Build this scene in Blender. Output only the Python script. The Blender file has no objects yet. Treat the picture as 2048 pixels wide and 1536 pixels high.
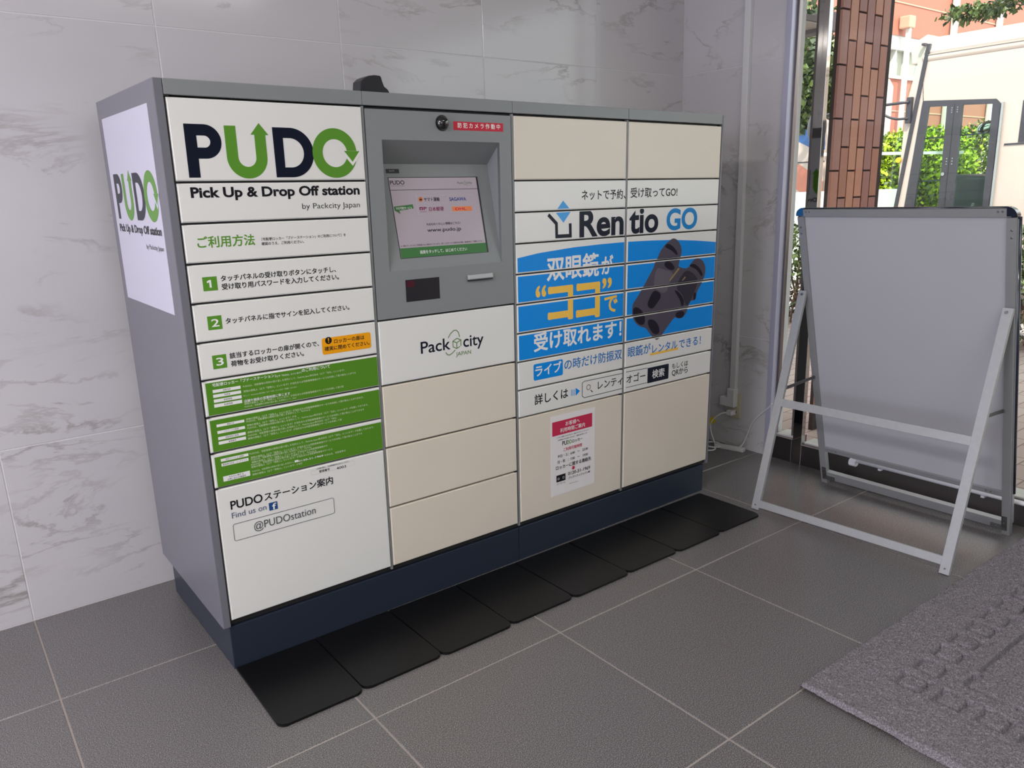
import bpy, bmesh, math, random
import numpy as np
from mathutils import Vector, Matrix, noise
random.seed(7); RNG = np.random.default_rng(7)
sc = bpy.context.scene
COL = sc.collection
R = math.radians

# ------------------------------------------------------------------ camera
cam_d = bpy.data.cameras.new('camera'); cam = bpy.data.objects.new('camera', cam_d); COL.objects.link(cam)
r_ = Vector((0.791926, -0.609871, -0.030176)); u_ = Vector((0.179266, 0.184971, 0.966255)); f_ = Vector((0.583709, 0.770612, -0.255813))
cam.matrix_world = Matrix(((r_.x, u_.x, -f_.x, -0.491135), (r_.y, u_.y, -f_.y, -1.985427), (r_.z, u_.z, -f_.z, 1.236416), (0, 0, 0, 1)))
cam_d.sensor_fit = 'HORIZONTAL'; cam_d.sensor_width = 36.0
cam_d.lens = 1564.735 / 2048 * 36.0
cam_d.shift_x = (1024 - 1033.85) / 2048; cam_d.shift_y = (802.81 - 768) / 2048
cam_d.clip_start = 0.02; cam_d.clip_end = 300
sc.camera = cam

# ------------------------------------------------------------------ world, sun, big lights, exposure
w = bpy.data.worlds.new('world'); sc.world = w; w.use_nodes = True
wn = w.node_tree.nodes; wl = w.node_tree.links
bg = wn['Background']; bg.inputs[0].default_value = (0.92, 0.95, 1.0, 1); bg.inputs[1].default_value = 2.3
sun_d = bpy.data.lights.new('sun', 'SUN'); sun_d.energy = 6.5; sun_d.color = (1.0, 0.94, 0.86); sun_d.angle = R(1.5)
sun = bpy.data.objects.new('sun', sun_d); COL.objects.link(sun)
sun.rotation_euler = Vector((0.42, 0.42, -0.80)).to_track_quat('-Z', 'Y').to_euler()
def area(name, loc, target, sx, sy, power, color, spread=180):
    d = bpy.data.lights.new(name, 'AREA'); d.shape = 'RECTANGLE'; d.size = sx; d.size_y = sy
    d.energy = power; d.color = color; d.spread = R(spread)
    o = bpy.data.objects.new(name, d); COL.objects.link(o); o.location = loc
    o.rotation_euler = (Vector(target) - Vector(loc)).to_track_quat('-Z', 'Y').to_euler()
    return o
# daylight of the street entrance on the left, plus an added fill light behind the camera
area('daylight_left_entrance', (-3.8, -1.3, 1.3), (0, -0.6, 1.2), 2.0, 2.0, 42, (0.68, 0.63, 1.0))
area('fill_behind', (-1.6, -4.2, 1.6), (-.3, 0, 1.2), 3.0, 2.0, 20, (1.0, 0.97, 0.93))
sc.view_settings.view_transform = 'Standard'; sc.view_settings.look = 'None'
sc.view_settings.gamma = 1.0; sc.view_settings.use_curve_mapping = False
sc.view_settings.exposure = 0.27
sc.cycles.use_denoising = True
sc.cycles.max_bounces = 8; sc.cycles.transparent_max_bounces = 16
sc.cycles.caustics_reflective = False; sc.cycles.caustics_refractive = False

# ------------------------------------------------------------------ materials
def s2l(c):
    c = c / 255.0
    return c / 12.92 if c <= 0.04045 else ((c + 0.055) / 1.055) ** 2.4
def mat(name, rgb, rough=0.5, metal=0.0, spec=0.5, emit=None, es=1.0, bump=None, var=None, coat=0.0):
    """rgb in sRGB 0-255; bump=(scale,strength); var=(scale,amount)"""
    m = bpy.data.materials.new(name); m.use_nodes = True
    nt = m.node_tree; b = nt.nodes['Principled BSDF']
    col = (s2l(rgb[0]), s2l(rgb[1]), s2l(rgb[2]), 1)
    b.inputs['Base Color'].default_value = col
    b.inputs['Roughness'].default_value = rough; b.inputs['Metallic'].default_value = metal
    b.inputs['Specular IOR Level'].default_value = spec
    b.inputs['Coat Weight'].default_value = coat; b.inputs['Coat Roughness'].default_value = 0.05
    tc = nt.nodes.new('ShaderNodeTexCoord')
    if var:
        n = nt.nodes.new('ShaderNodeTexNoise'); n.inputs['Scale'].default_value = var[0]; n.inputs['Detail'].default_value = 6
        nt.links.new(tc.outputs['Object'], n.inputs['Vector'])
        mx = nt.nodes.new('ShaderNodeMix'); mx.data_type = 'RGBA'
        k = var[1]
        mx.inputs[6].default_value = tuple(max(0, c * (1 - k)) for c in col[:3]) + (1,)
        mx.inputs[7].default_value = tuple(min(1, c * (1 + k)) for c in col[:3]) + (1,)
        nt.links.new(n.outputs['Fac'], mx.inputs[0]); nt.links.new(mx.outputs[2], b.inputs['Base Color'])
    if bump:
        n2 = nt.nodes.new('ShaderNodeTexNoise'); n2.inputs['Scale'].default_value = bump[0]; n2.inputs['Detail'].default_value = 4
        nt.links.new(tc.outputs['Object'], n2.inputs['Vector'])
        bp = nt.nodes.new('ShaderNodeBump'); bp.inputs['Strength'].default_value = bump[1]; bp.inputs['Distance'].default_value = 0.002
        nt.links.new(n2.outputs['Fac'], bp.inputs['Height']); nt.links.new(bp.outputs['Normal'], b.inputs['Normal'])
    if emit:
        b.inputs['Emission Color'].default_value = tuple(s2l(c) for c in emit) + (1,)
        b.inputs['Emission Strength'].default_value = es
    return m
def glass(name, tint=(0.93, 0.97, 0.95), ior=1.45):
    m = bpy.data.materials.new(name); m.use_nodes = True; nt = m.node_tree; nt.nodes.clear()
    out = nt.nodes.new('ShaderNodeOutputMaterial'); tr = nt.nodes.new('ShaderNodeBsdfTransparent'); tr.inputs[0].default_value = tint + (1,)
    gl = nt.nodes.new('ShaderNodeBsdfGlossy'); gl.inputs['Roughness'].default_value = 0.01
    fr = nt.nodes.new('ShaderNodeFresnel'); fr.inputs['IOR'].default_value = ior
    mx = nt.nodes.new('ShaderNodeMixShader')
    geo = nt.nodes.new('ShaderNodeNewGeometry'); inv = nt.nodes.new('ShaderNodeMath'); inv.operation = 'SUBTRACT'; inv.inputs[0].default_value = 1.0
    mu = nt.nodes.new('ShaderNodeMath'); mu.operation = 'MULTIPLY'   # no reflection off the inner side of a face (a thin pane refracts nothing)
    nt.links.new(geo.outputs['Backfacing'], inv.inputs[1]); nt.links.new(inv.outputs[0], mu.inputs[0]); nt.links.new(fr.outputs[0], mu.inputs[1])
    nt.links.new(mu.outputs[0], mx.inputs[0]); nt.links.new(tr.outputs[0], mx.inputs[1]); nt.links.new(gl.outputs[0], mx.inputs[2])
    nt.links.new(mx.outputs[0], out.inputs[0]); return m
def marble(name):
    m = bpy.data.materials.new(name); m.use_nodes = True; nt = m.node_tree; b = nt.nodes['Principled BSDF']; L = nt.links.new
    tc = nt.nodes.new('ShaderNodeTexCoord'); oi = nt.nodes.new('ShaderNodeObjectInfo')
    mp = nt.nodes.new('ShaderNodeMapping'); mp.inputs['Rotation'].default_value = (0, R(38), 0); mp.inputs['Scale'].default_value = (0.55, 1.0, 1.75)
    L(tc.outputs['Object'], mp.inputs['Vector'])
    add = nt.nodes.new('ShaderNodeVectorMath'); add.operation = 'ADD'
    sc_ = nt.nodes.new('ShaderNodeMath'); sc_.operation = 'MULTIPLY'; sc_.inputs[1].default_value = 37.0
    L(oi.outputs['Random'], sc_.inputs[0]); L(mp.outputs[0], add.inputs[0]); L(sc_.outputs[0], add.inputs[1])
    # veins: ridged noise |n-0.5| thin lines, masked by a broad noise
    n1 = nt.nodes.new('ShaderNodeTexNoise'); n1.inputs['Scale'].default_value = 3.3; n1.inputs['Detail'].default_value = 9; n1.inputs['Roughness'].default_value = 0.62; n1.inputs['Distortion'].default_value = 0.5
    L(add.outputs[0], n1.inputs['Vector'])
    a = nt.nodes.new('ShaderNodeMath'); a.operation = 'SUBTRACT'; a.inputs[1].default_value = 0.5; L(n1.outputs['Fac'], a.inputs[0])
    ab = nt.nodes.new('ShaderNodeMath'); ab.operation = 'ABSOLUTE'; L(a.outputs[0], ab.inputs[0])
    rp = nt.nodes.new('ShaderNodeValToRGB'); rp.color_ramp.elements[0].position = 0.0; rp.color_ramp.elements[0].color = (1, 1, 1, 1)
    rp.color_ramp.elements[1].position = 0.028; rp.color_ramp.elements[1].color = (0, 0, 0, 1); L(ab.outputs[0], rp.inputs[0])
    n2 = nt.nodes.new('ShaderNodeTexNoise'); n2.inputs['Scale'].default_value = 3.4; n2.inputs['Detail'].default_value = 3; L(add.outputs[0], n2.inputs['Vector'])
    rp2 = nt.nodes.new('ShaderNodeValToRGB'); rp2.color_ramp.elements[0].position = 0.46; rp2.color_ramp.elements[0].color = (0, 0, 0, 1); rp2.color_ramp.elements[1].position = 0.72; L(n2.outputs['Fac'], rp2.inputs[0])
    mu = nt.nodes.new('ShaderNodeMath'); mu.operation = 'MULTIPLY'; L(rp.outputs[0], mu.inputs[0]); L(rp2.outputs[0], mu.inputs[1])
    n3 = nt.nodes.new('ShaderNodeTexNoise'); n3.inputs['Scale'].default_value = 1.3; n3.inputs['Detail'].default_value = 4; L(add.outputs[0], n3.inputs['Vector'])
    mx = nt.nodes.new('ShaderNodeMix'); mx.data_type = 'RGBA'; mx.inputs[6].default_value = (s2l(192), s2l(190), s2l(192), 1); mx.inputs[7].default_value = (s2l(214), s2l(211), s2l(210), 1); L(n3.outputs['Fac'], mx.inputs[0])
    m2 = nt.nodes.new('ShaderNodeMix'); m2.data_type = 'RGBA'; m2.inputs[7].default_value = (s2l(152), s2l(146), s2l(142), 1)
    L(mu.outputs[0], m2.inputs[0]); L(mx.outputs[2], m2.inputs[6]); L(m2.outputs[2], b.inputs['Base Color'])
    b.inputs['Roughness'].default_value = 0.13; b.inputs['Specular IOR Level'].default_value = 0.5
    return m
def speckle(name, base, lo, hi, scale=260, rough=0.45, bumpk=0.25):
    m = bpy.data.materials.new(name); m.use_nodes = True; nt = m.node_tree; b = nt.nodes['Principled BSDF']; L = nt.links.new
    tc = nt.nodes.new('ShaderNodeTexCoord')
    n = nt.nodes.new('ShaderNodeTexNoise'); n.inputs['Scale'].default_value = scale; n.inputs['Detail'].default_value = 3; n.inputs['Roughness'].default_value = 0.8; L(tc.outputs['Object'], n.inputs['Vector'])
    rp = nt.nodes.new('ShaderNodeValToRGB'); e = rp.color_ramp.elements
    e[0].position = 0.3; e[0].color = tuple(s2l(c) for c in lo) + (1,); e[1].position = 0.72; e[1].color = tuple(s2l(c) for c in hi) + (1,)
    e2 = rp.color_ramp.elements.new(0.5); e2.color = tuple(s2l(c) for c in base) + (1,)
    L(n.outputs['Fac'], rp.inputs[0]); L(rp.outputs[0], b.inputs['Base Color'])
    bp = nt.nodes.new('ShaderNodeBump'); bp.inputs['Strength'].default_value = bumpk; bp.inputs['Distance'].default_value = 0.0015
    L(n.outputs['Fac'], bp.inputs['Height']); L(bp.outputs['Normal'], b.inputs['Normal'])
    b.inputs['Roughness'].default_value = rough
    return m
def paving(name):
    m = bpy.data.materials.new(name); m.use_nodes = True; nt = m.node_tree; b = nt.nodes['Principled BSDF']; L = nt.links.new
    tc = nt.nodes.new('ShaderNodeTexCoord'); br = nt.nodes.new('ShaderNodeTexBrick')
    br.inputs['Scale'].default_value = 1.0; br.inputs['Brick Width'].default_value = 0.2; br.inputs['Row Height'].default_value = 0.1; br.inputs['Mortar Size'].default_value = 0.004
    br.inputs['Color1'].default_value = (s2l(168), s2l(146), s2l(138), 1); br.inputs['Color2'].default_value = (s2l(176), s2l(158), s2l(150), 1); br.inputs['Mortar'].default_value = (s2l(130), s2l(104), s2l(96), 1)
    L(tc.outputs['Object'], br.inputs['Vector']); L(br.outputs['Color'], b.inputs['Base Color']); b.inputs['Roughness'].default_value = 0.8
    return m

M = {}
M['marble'] = marble('marble tile glaze')
M['grout_w'] = mat('pale wall grout', (214, 213, 212), 0.8)
M['floor_tile'] = speckle('dark grey floor tile', (95, 92, 91), (50, 48, 48), (186, 180, 178), 400, 0.27, 0.36)
M['floor_tile'].node_tree.nodes['Principled BSDF'].inputs['Specular IOR Level'].default_value = 0.95
M['grout_f'] = mat('floor grout', (158, 149, 142), 0.85, bump=(300, 0.2))
M['ceiling'] = mat('ceiling paint', (225, 224, 222), 0.8)
M['plain_wall'] = mat('plain wall paint', (190, 188, 186), 0.7)
M['steel_grey'] = mat('grey locker paint', (134, 138, 138), 0.38, bump=(600, 0.05))
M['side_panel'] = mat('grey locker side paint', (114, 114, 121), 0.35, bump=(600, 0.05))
M['door_white'] = mat('white film on door', (232, 232, 226), 0.22)
M['door_cream'] = mat('cream painted door', (226, 217, 200), 0.30, var=(6, 0.04))
M['gap_dark'] = mat('dark locker inside', (34, 33, 34), 0.6)
M['plinth'] = mat('navy plinth paint', (38, 46, 60), 0.35)
M['black_plastic'] = mat('black plastic', (26, 27, 32), 0.35)
M['mat_black'] = mat('black rubber mat', (9, 9, 11), 0.36, spec=0.35, bump=(90, 0.05))
M['dome'] = mat('black dome', (14, 14, 15), 0.05, coat=1.0)
M['alu'] = mat('brushed aluminium', (158, 160, 160), 0.40, metal=0.35, var=(30, 0.05))
M['alu_lt'] = mat('worn aluminium leg', (176, 178, 177), 0.42, metal=0.4, var=(60, 0.08), bump=(250, 0.08))
M['board_back'] = mat('grey board sheet', (186, 187, 190), 0.42, var=(3, 0.02))
M['rivet'] = mat('rivet steel', (150, 150, 152), 0.3, metal=0.9)
M['dark_steel'] = mat('dark steel brace', (104, 104, 102), 0.4, metal=0.7)
M['corner_black'] = mat('black corner cap', (32, 40, 54), 0.15, coat=0.5)
M['corner_blue'] = mat('blue film on corner cap', (36, 96, 150), 0.2)
M['mirror_steel'] = mat('polished stainless steel', (176, 172, 168), 0.04, metal=1.0)
M['hairline_steel'] = mat('hairline stainless steel', (128, 122, 120), 0.30, metal=1.0, bump=(120, 0.03))
M['trim_alu'] = mat('pale aluminium corner trim', (190, 190, 208), 0.35, metal=0.3)
M['seal'] = mat('grey glazing seal', (96, 88, 84), 0.6)
M['glass'] = glass('clear window glass')
M['glass_bus'] = glass('bus glass', (0.86, 0.95, 0.90), 1.22)
M['white_plastic'] = mat('white plastic', (222, 222, 220), 0.35)
M['outlet'] = mat('beige outlet plate', (196, 190, 160), 0.4)
M['cord'] = mat('white cord', (226, 226, 224), 0.4)
M['yellow_tag'] = mat('yellow tag', (228, 200, 20), 0.5)
M['rod'] = mat('white enamel rod', (240, 240, 242), 0.25)
M['rug'] = speckle('grey plush rug', (128, 123, 127), (72, 68, 72), (182, 176, 182), 300, 0.95, 1.0)
M['paving'] = paving('pink paving blocks')
M['road'] = mat('pale road', (160, 153, 150), 0.9, var=(3, 0.06))
M['soffit'] = mat('soffit boards', (150, 138, 130), 0.7)
M['soffit_dark'] = mat('dark soffit edge', (70, 60, 60), 0.6)
M['bus'] = mat('cream bus paint', (194, 175, 165), 0.28, coat=0.3)
M['bus_black'] = mat('black door rubber', (52, 50, 56), 0.4)
M['livery_blue'] = mat('livery blue', (40, 92, 156), 0.3); M['livery_salmon'] = mat('livery salmon', (200, 122, 98), 0.3); M['livery_green'] = mat('livery green', (30, 128, 100), 0.3)
M['bus_inside'] = mat('bus interior', (70, 72, 74), 0.6); M['red_cloth'] = mat('red plastic', (206, 40, 60), 0.5)
M['bldg'] = mat('salmon wall tile', (178, 110, 90), 0.7, var=(0.6, 0.05)); M['bldg_line'] = mat('pale joint', (200, 160, 136), 0.7)
M['white_paint'] = mat('white paint', (204, 202, 198), 0.5); M['win_dim'] = mat('office window glass', (176, 178, 162), 0.1)
M['hedge1'] = mat('hedge leaf', (72, 84, 46), 0.5); M['hedge2'] = mat('hedge leaf brown', (84, 58, 48), 0.6)
M['lime'] = mat('lime leaf', (168, 192, 40), 0.5); M['leaf'] = mat('dark leaf', (52, 66, 34), 0.4); M['leaf2'] = mat('mid leaf', (86, 102, 50), 0.45)
M['bark'] = mat('bark', (92, 74, 62), 0.9)
M['mortar'] = mat('dark mortar', (58, 44, 42), 0.9)
for i, c in enumerate([(177, 118, 99), (162, 111, 99), (188, 127, 101), (153, 99, 90), (168, 108, 87)]):
    M['tile%d' % i] = mat('brick tile glaze %d' % i, c, 0.55, bump=(160, 0.6), var=(70, 0.12))
M['screen'] = mat('lit screen', (140, 130, 136), 0.15, emit=(196, 184, 192), es=0.20)
M['scanner'] = mat('scanner window', (10, 8, 18), 0.05, coat=0.6)
M['scan_red'] = mat('scanner red glow', (44, 6, 20), 0.2, emit=(110, 0, 30), es=0.15)
C = {  # flat print inks
    'black': (26, 26, 32), 'navy': (16, 22, 40), 'green': (92, 148, 48), 'green2': (86, 140, 38), 'white': (238, 238, 234), 'pale': (206, 222, 180),
    'amber': (246, 166, 20), 'blue': (0, 142, 230), 'sky': (80, 168, 232), 'cyan': (30, 120, 190), 'gob': (24, 134, 204), 'yellow': (250, 200, 84), 'red': (200, 50, 84), 'olive': (104, 136, 84),
    'lightgrey': (196, 196, 200), 'darkgrey': (80, 84, 90), 'bluegrey': (84, 96, 128), 'fbblue': (36, 76, 132), 'paper': (236, 232, 230), 'whitefilm': (214, 212, 226),
    'bin1': (82, 76, 88), 'bin2': (52, 47, 60), 'bin3': (26, 22, 34), 'bin4': (104, 98, 108), 'gold': (150, 130, 90), 'stickred': (200, 40, 62), 'signal': (222, 30, 60),
    'orange2': (206, 112, 44), 'sagawa': (64, 72, 140), 'maroon': (130, 40, 80), 'dhl': (232, 136, 84), 'scrgreen': (70, 122, 70), 'bar_dark': (36, 36, 50)}
PM = {}
def ink(k):
    if k not in PM: PM[k] = mat('ink ' + k, C[k], 0.30, spec=0.22)
    return PM[k]

# ------------------------------------------------------------------ mesh helpers
def link(name, me, parent=None, mats=()):
    o = bpy.data.objects.new(name, me); COL.objects.link(o)
    for m in mats:
        if m.name not in [x.name for x in me.materials if x]: me.materials.append(m)
    if parent is not None: o.parent = parent
    return o
def tag(o, label=None, cat=None, group=None, kind=None):
    if label: o['label'] = label
    if cat: o['category'] = cat
    if group: o['group'] = group
    if kind: o['kind'] = kind
    return o
def empty(name, loc=(0, 0, 0), rot=(0, 0, 0)):
    o = bpy.data.objects.new(name, None); COL.objects.link(o); o.location = loc; o.rotation_euler = rot; o.empty_display_size = 0.1; return o
def add_box(bm, a, b, mi=0):
    x0, y0, z0 = a; x1, y1, z1 = b
    v = [bm.verts.new(p) for p in ((x0, y0, z0), (x1, y0, z0), (x1, y1, z0), (x0, y1, z0), (x0, y0, z1), (x1, y0, z1), (x1, y1, z1), (x0, y1, z1))]
    fs = [bm.faces.new([v[i] for i in f]) for f in ((0, 3, 2, 1), (4, 5, 6, 7), (0, 1, 5, 4), (1, 2, 6, 5), (2, 3, 7, 6), (3, 0, 4, 7))]
    for f in fs: f.material_index = mi
    return v
def fin(bm, name, m, parent=None, bevel=0.0, seg=2, smooth=False):
    if bevel:
        bmesh.ops.bevel(bm, geom=list(bm.edges), offset=bevel, segments=seg, affect='EDGES', profile=0.6, clamp_overlap=True)
    bmesh.ops.recalc_face_normals(bm, faces=list(bm.faces))
    me = bpy.data.meshes.new(name); bm.to_mesh(me); bm.free()
    for mm in (m if isinstance(m, (list, tuple)) else [m]): me.materials.append(mm)
    if smooth:
        for p in me.polygons: p.use_smooth = True
    o = bpy.data.objects.new(name, me); COL.objects.link(o)
    if parent is not None: o.parent = parent
    return o
def box(name, a, b, m, parent=None, bevel=0.0, seg=2):
    bm = bmesh.new(); add_box(bm, a, b); return fin(bm, name, m, parent, bevel, seg)
def obox(bm, p0, p1, wdir, w, t):
    """bar from p0 to p1 with width w along wdir and thickness t along the third axis"""
    p0 = Vector(p0); p1 = Vector(p1); d = (p1 - p0).normalized(); wv = Vector(wdir); wv = (wv - wv.dot(d) * d).normalized(); tv = d.cross(wv)
    v = []
    for p in (p0, p1):
        for a, b in ((-1, -1), (1, -1), (1, 1), (-1, 1)): v.append(bm.verts.new(p + wv * a * w / 2 + tv * b * t / 2))
    for f in ((0, 1, 2, 3), (7, 6, 5, 4), (0, 4, 5, 1), (1, 5, 6, 2), (2, 6, 7, 3), (3, 7, 4, 0)): bm.faces.new([v[i] for i in f])
def bar(name, p0, p1, wdir, w, t, m, parent=None, bevel=0.0):
    bm = bmesh.new(); obox(bm, p0, p1, wdir, w, t); return fin(bm, name, m, parent, bevel, 1)
def tube(name, pts, r, m, parent=None, seg=8, smooth_it=2, closed=False):
    P = [Vector(p) for p in pts]
    for _ in range(smooth_it):
        Q = [P[0]]
        for a, b in zip(P[:-1], P[1:]): Q += [a.lerp(b, .25), a.lerp(b, .75)]
        Q.append(P[-1]); P = Q
    bm = bmesh.new(); rings = []; up = Vector((0.13, 0.2, 0.97))
    for i, p in enumerate(P):
        d = (P[min(i + 1, len(P) - 1)] - P[max(i - 1, 0)]).normalized()
        a = d.cross(up)
        if a.length < 0.1: a = d.cross(Vector((1, 0, 0)))
        a.normalize(); b = d.cross(a).normalized()
        rings.append([bm.verts.new(p + a * math.cos(t) * r + b * math.sin(t) * r) for t in [2 * math.pi * k / seg for k in range(seg)]])
    for A, B in zip(rings[:-1], rings[1:]):
        for k in range(seg): bm.faces.new((A[k], A[(k + 1) % seg], B[(k + 1) % seg], B[k]))
    bm.faces.new(rings[0][::-1]); bm.faces.new(rings[-1])
    return fin(bm, name, m, parent, smooth=True)
def cyl(bm, c, axis, r, h, seg=16, r2=None):
    c = Vector(c); ax = Vector(axis).normalized(); a = ax.orthogonal().normalized(); b = ax.cross(a); r2 = r if r2 is None else r2
    A = [bm.verts.new(c + (a * math.cos(2 * math.pi * k / seg) + b * math.sin(2 * math.pi * k / seg)) * r) for k in range(seg)]
    B = [bm.verts.new(c + ax * h + (a * math.cos(2 * math.pi * k / seg) + b * math.sin(2 * math.pi * k / seg)) * r2) for k in range(seg)]
    for k in range(seg): bm.faces.new((A[k], A[(k + 1) % seg], B[(k + 1) % seg], B[k]))
    bm.faces.new(A[::-1]); bm.faces.new(B)
def prism(bm, pts, fn, t0, t1):
    """polygon pts (u,v) extruded; fn(u,v,t)->xyz"""
    A = [bm.verts.new(fn(u, v, t0)) for u, v in pts]; B = [bm.verts.new(fn(u, v, t1)) for u, v in pts]
    n = len(pts)
    bm.faces.new(A); bm.faces.new(B[::-1])
    for i in range(n): bm.faces.new((A[i], B[i], B[(i + 1) % n], A[(i + 1) % n]))

# ------------------------------------------------------------------ flat print (lettering and shapes as thin real meshes)
_tc = {}
def curve_mesh(cu):
    o = bpy.data.objects.new('tmp', cu); COL.objects.link(o)
    dg = bpy.context.evaluated_depsgraph_get(); me = bpy.data.meshes.new_from_object(o.evaluated_get(dg))
    V = np.array([v.co[:2] for v in me.vertices], float).reshape(-1, 2); F = [tuple(p.vertices) for p in me.polygons]
    bpy.data.objects.remove(o); bpy.data.curves.remove(cu); bpy.data.meshes.remove(me)
    return V, F
def text_mesh(s, bold):
    k = (s, round(bold, 2))
    if k not in _tc:
        cu = bpy.data.curves.new('txt', 'FONT'); cu.body = s; cu.size = 1.0; cu.resolution_u = 3 if is_cjk(s) else (9 if len(s) < 8 else 4); cu.offset = 0.004 if is_cjk(s) else bold * 0.040; cu.fill_mode = 'BOTH'
        _tc[k] = curve_mesh(cu)
    V, F = _tc[k]; return V.copy(), F
def loops_mesh(loops):
    cu = bpy.data.curves.new('shape', 'CURVE'); cu.dimensions = '2D'; cu.fill_mode = 'BOTH'
    for lp in loops:
        s = cu.splines.new('POLY'); s.points.add(len(lp) - 1)
        for i, p in enumerate(lp): s.points[i].co = (p[0] * 50, p[1] * 50, 0, 1)
        s.use_cyclic_u = True
    V, F = curve_mesh(cu); return V / 50, F
def arc(cx, cy, rx, ry, a0, a1, n=24):
    return [(cx + rx * math.cos(R(a0 + (a1 - a0) * i / n)), cy + ry * math.sin(R(a0 + (a1 - a0) * i / n))) for i in range(n + 1)]
def rrect(x0, z0, x1, z1, r, n=5):
    if r <= 0: return [(x0, z0), (x1, z0), (x1, z1), (x0, z1)]
    return arc(x1 - r, z1 - r, r, r, 0, 90, n) + arc(x0 + r, z1 - r, r, r, 90, 180, n) + arc(x0 + r, z0 + r, r, r, 180, 270, n) + arc(x1 - r, z0 + r, r, r, 270, 360, n)
CAPH = 0.682
def is_cjk(s): return any(ord(ch) > 0x2fff for ch in s)
def shape(e):
    """-> (V, F, ink, layerclass)"""
    k = e[0]
    if k == 't':
        _, s, x0, z0, x1, z1, col, b, mode = e
        V, F = text_mesh(s, b)
        if len(V) == 0: return None
        mn = V.min(0); mx = V.max(0); sx = (x1 - x0) / max(1e-6, mx[0] - mn[0])
        if mode == 'cap':
            V[:, 1] = z0 + V[:, 1] * (z1 - z0) / CAPH
        elif is_cjk(s) and len(s) > 1:
            sy = sx * (1.0 if (z1 - z0) == 0 else min(1.15, max(1.0, (z1 - z0) / (mx[1] - mn[1]) / sx)))
            V[:, 1] = z0 + (V[:, 1] - mn[1]) * sy
        else:
            V[:, 1] = z0 + (V[:, 1] - mn[1]) * (z1 - z0) / (mx[1] - mn[1])
        V[:, 0] = x0 + (V[:, 0] - mn[0]) * sx
        return V, F, col, ((b * 0.034 + .004) * sx if is_cjk(s) and (x1 - x0) / len(s) > .006 else 0)
    if k == 'one':
        _, x0, z0, x1, z1, col, b, mode = e; w_ = x1 - x0; h_ = z1 - z0
        V, F = loops_mesh([[(x0 + w_ * a, z0 + h_ * c) for a, c in ((.42, 0), (.76, 0), (.76, 1), (.46, 1), (.05, .84), (.05, .60), (.42, .70))]]); return V, F, col
    if k == 'p': V, F = loops_mesh([e[1]]); return V, F, e[2]
    if k == 'r': V, F = loops_mesh([rrect(e[1], e[2], e[3], e[4], e[6])]); return V, F, e[5]
    if k == 'f':
        _, x0, z0, x1, z1, col, r, wd = e
        V, F = loops_mesh([rrect(x0, z0, x1, z1, r), rrect(x0 + wd, z0 + wd, x1 - wd, z1 - wd, max(0, r - wd))]); return V, F, col
    if k == 'c': V, F = loops_mesh([arc(e[1], e[2], e[3], e[3], 0, 345, 23)]); return V, F, e[4]
    if k == 'o': V, F = loops_mesh([arc(e[1], e[2], e[3], e[3], 0, 345, 23), arc(e[1], e[2], e[3] - e[4], e[3] - e[4], 0, 345, 23)]); return V, F, e[5]
    if k == 'm': V, F = loops_mesh(e[1]); return V, F, e[2]
    if k == 'l':
        pts = [Vector(p) for p in e[1]]; wd = e[2] / 2; n = len(pts); left = []; right = []
        for i, p in enumerate(pts):
            d0 = (pts[i] - pts[i - 1]).normalized() if i > 0 else None; d1 = (pts[i + 1] - pts[i]).normalized() if i < n - 1 else None
            if d0 is None: nn = Vector((-d1.y, d1.x)); kk = 1
            elif d1 is None: nn = Vector((-d0.y, d0.x)); kk = 1
            else:
                n0 = Vector((-d0.y, d0.x)); n1 = Vector((-d1.y, d1.x)); nn = (n0 + n1).normalized(); kk = 1 / max(0.45, nn.dot(n0))
            left.append(p + nn * wd * kk); right.append(p - nn * wd * kk)
        V = np.array([tuple(v) for v in left + right]); F = [(i, i + 1, n + i + 1, n + i) for i in range(n - 1)]
        return V, F, e[3]
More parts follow.
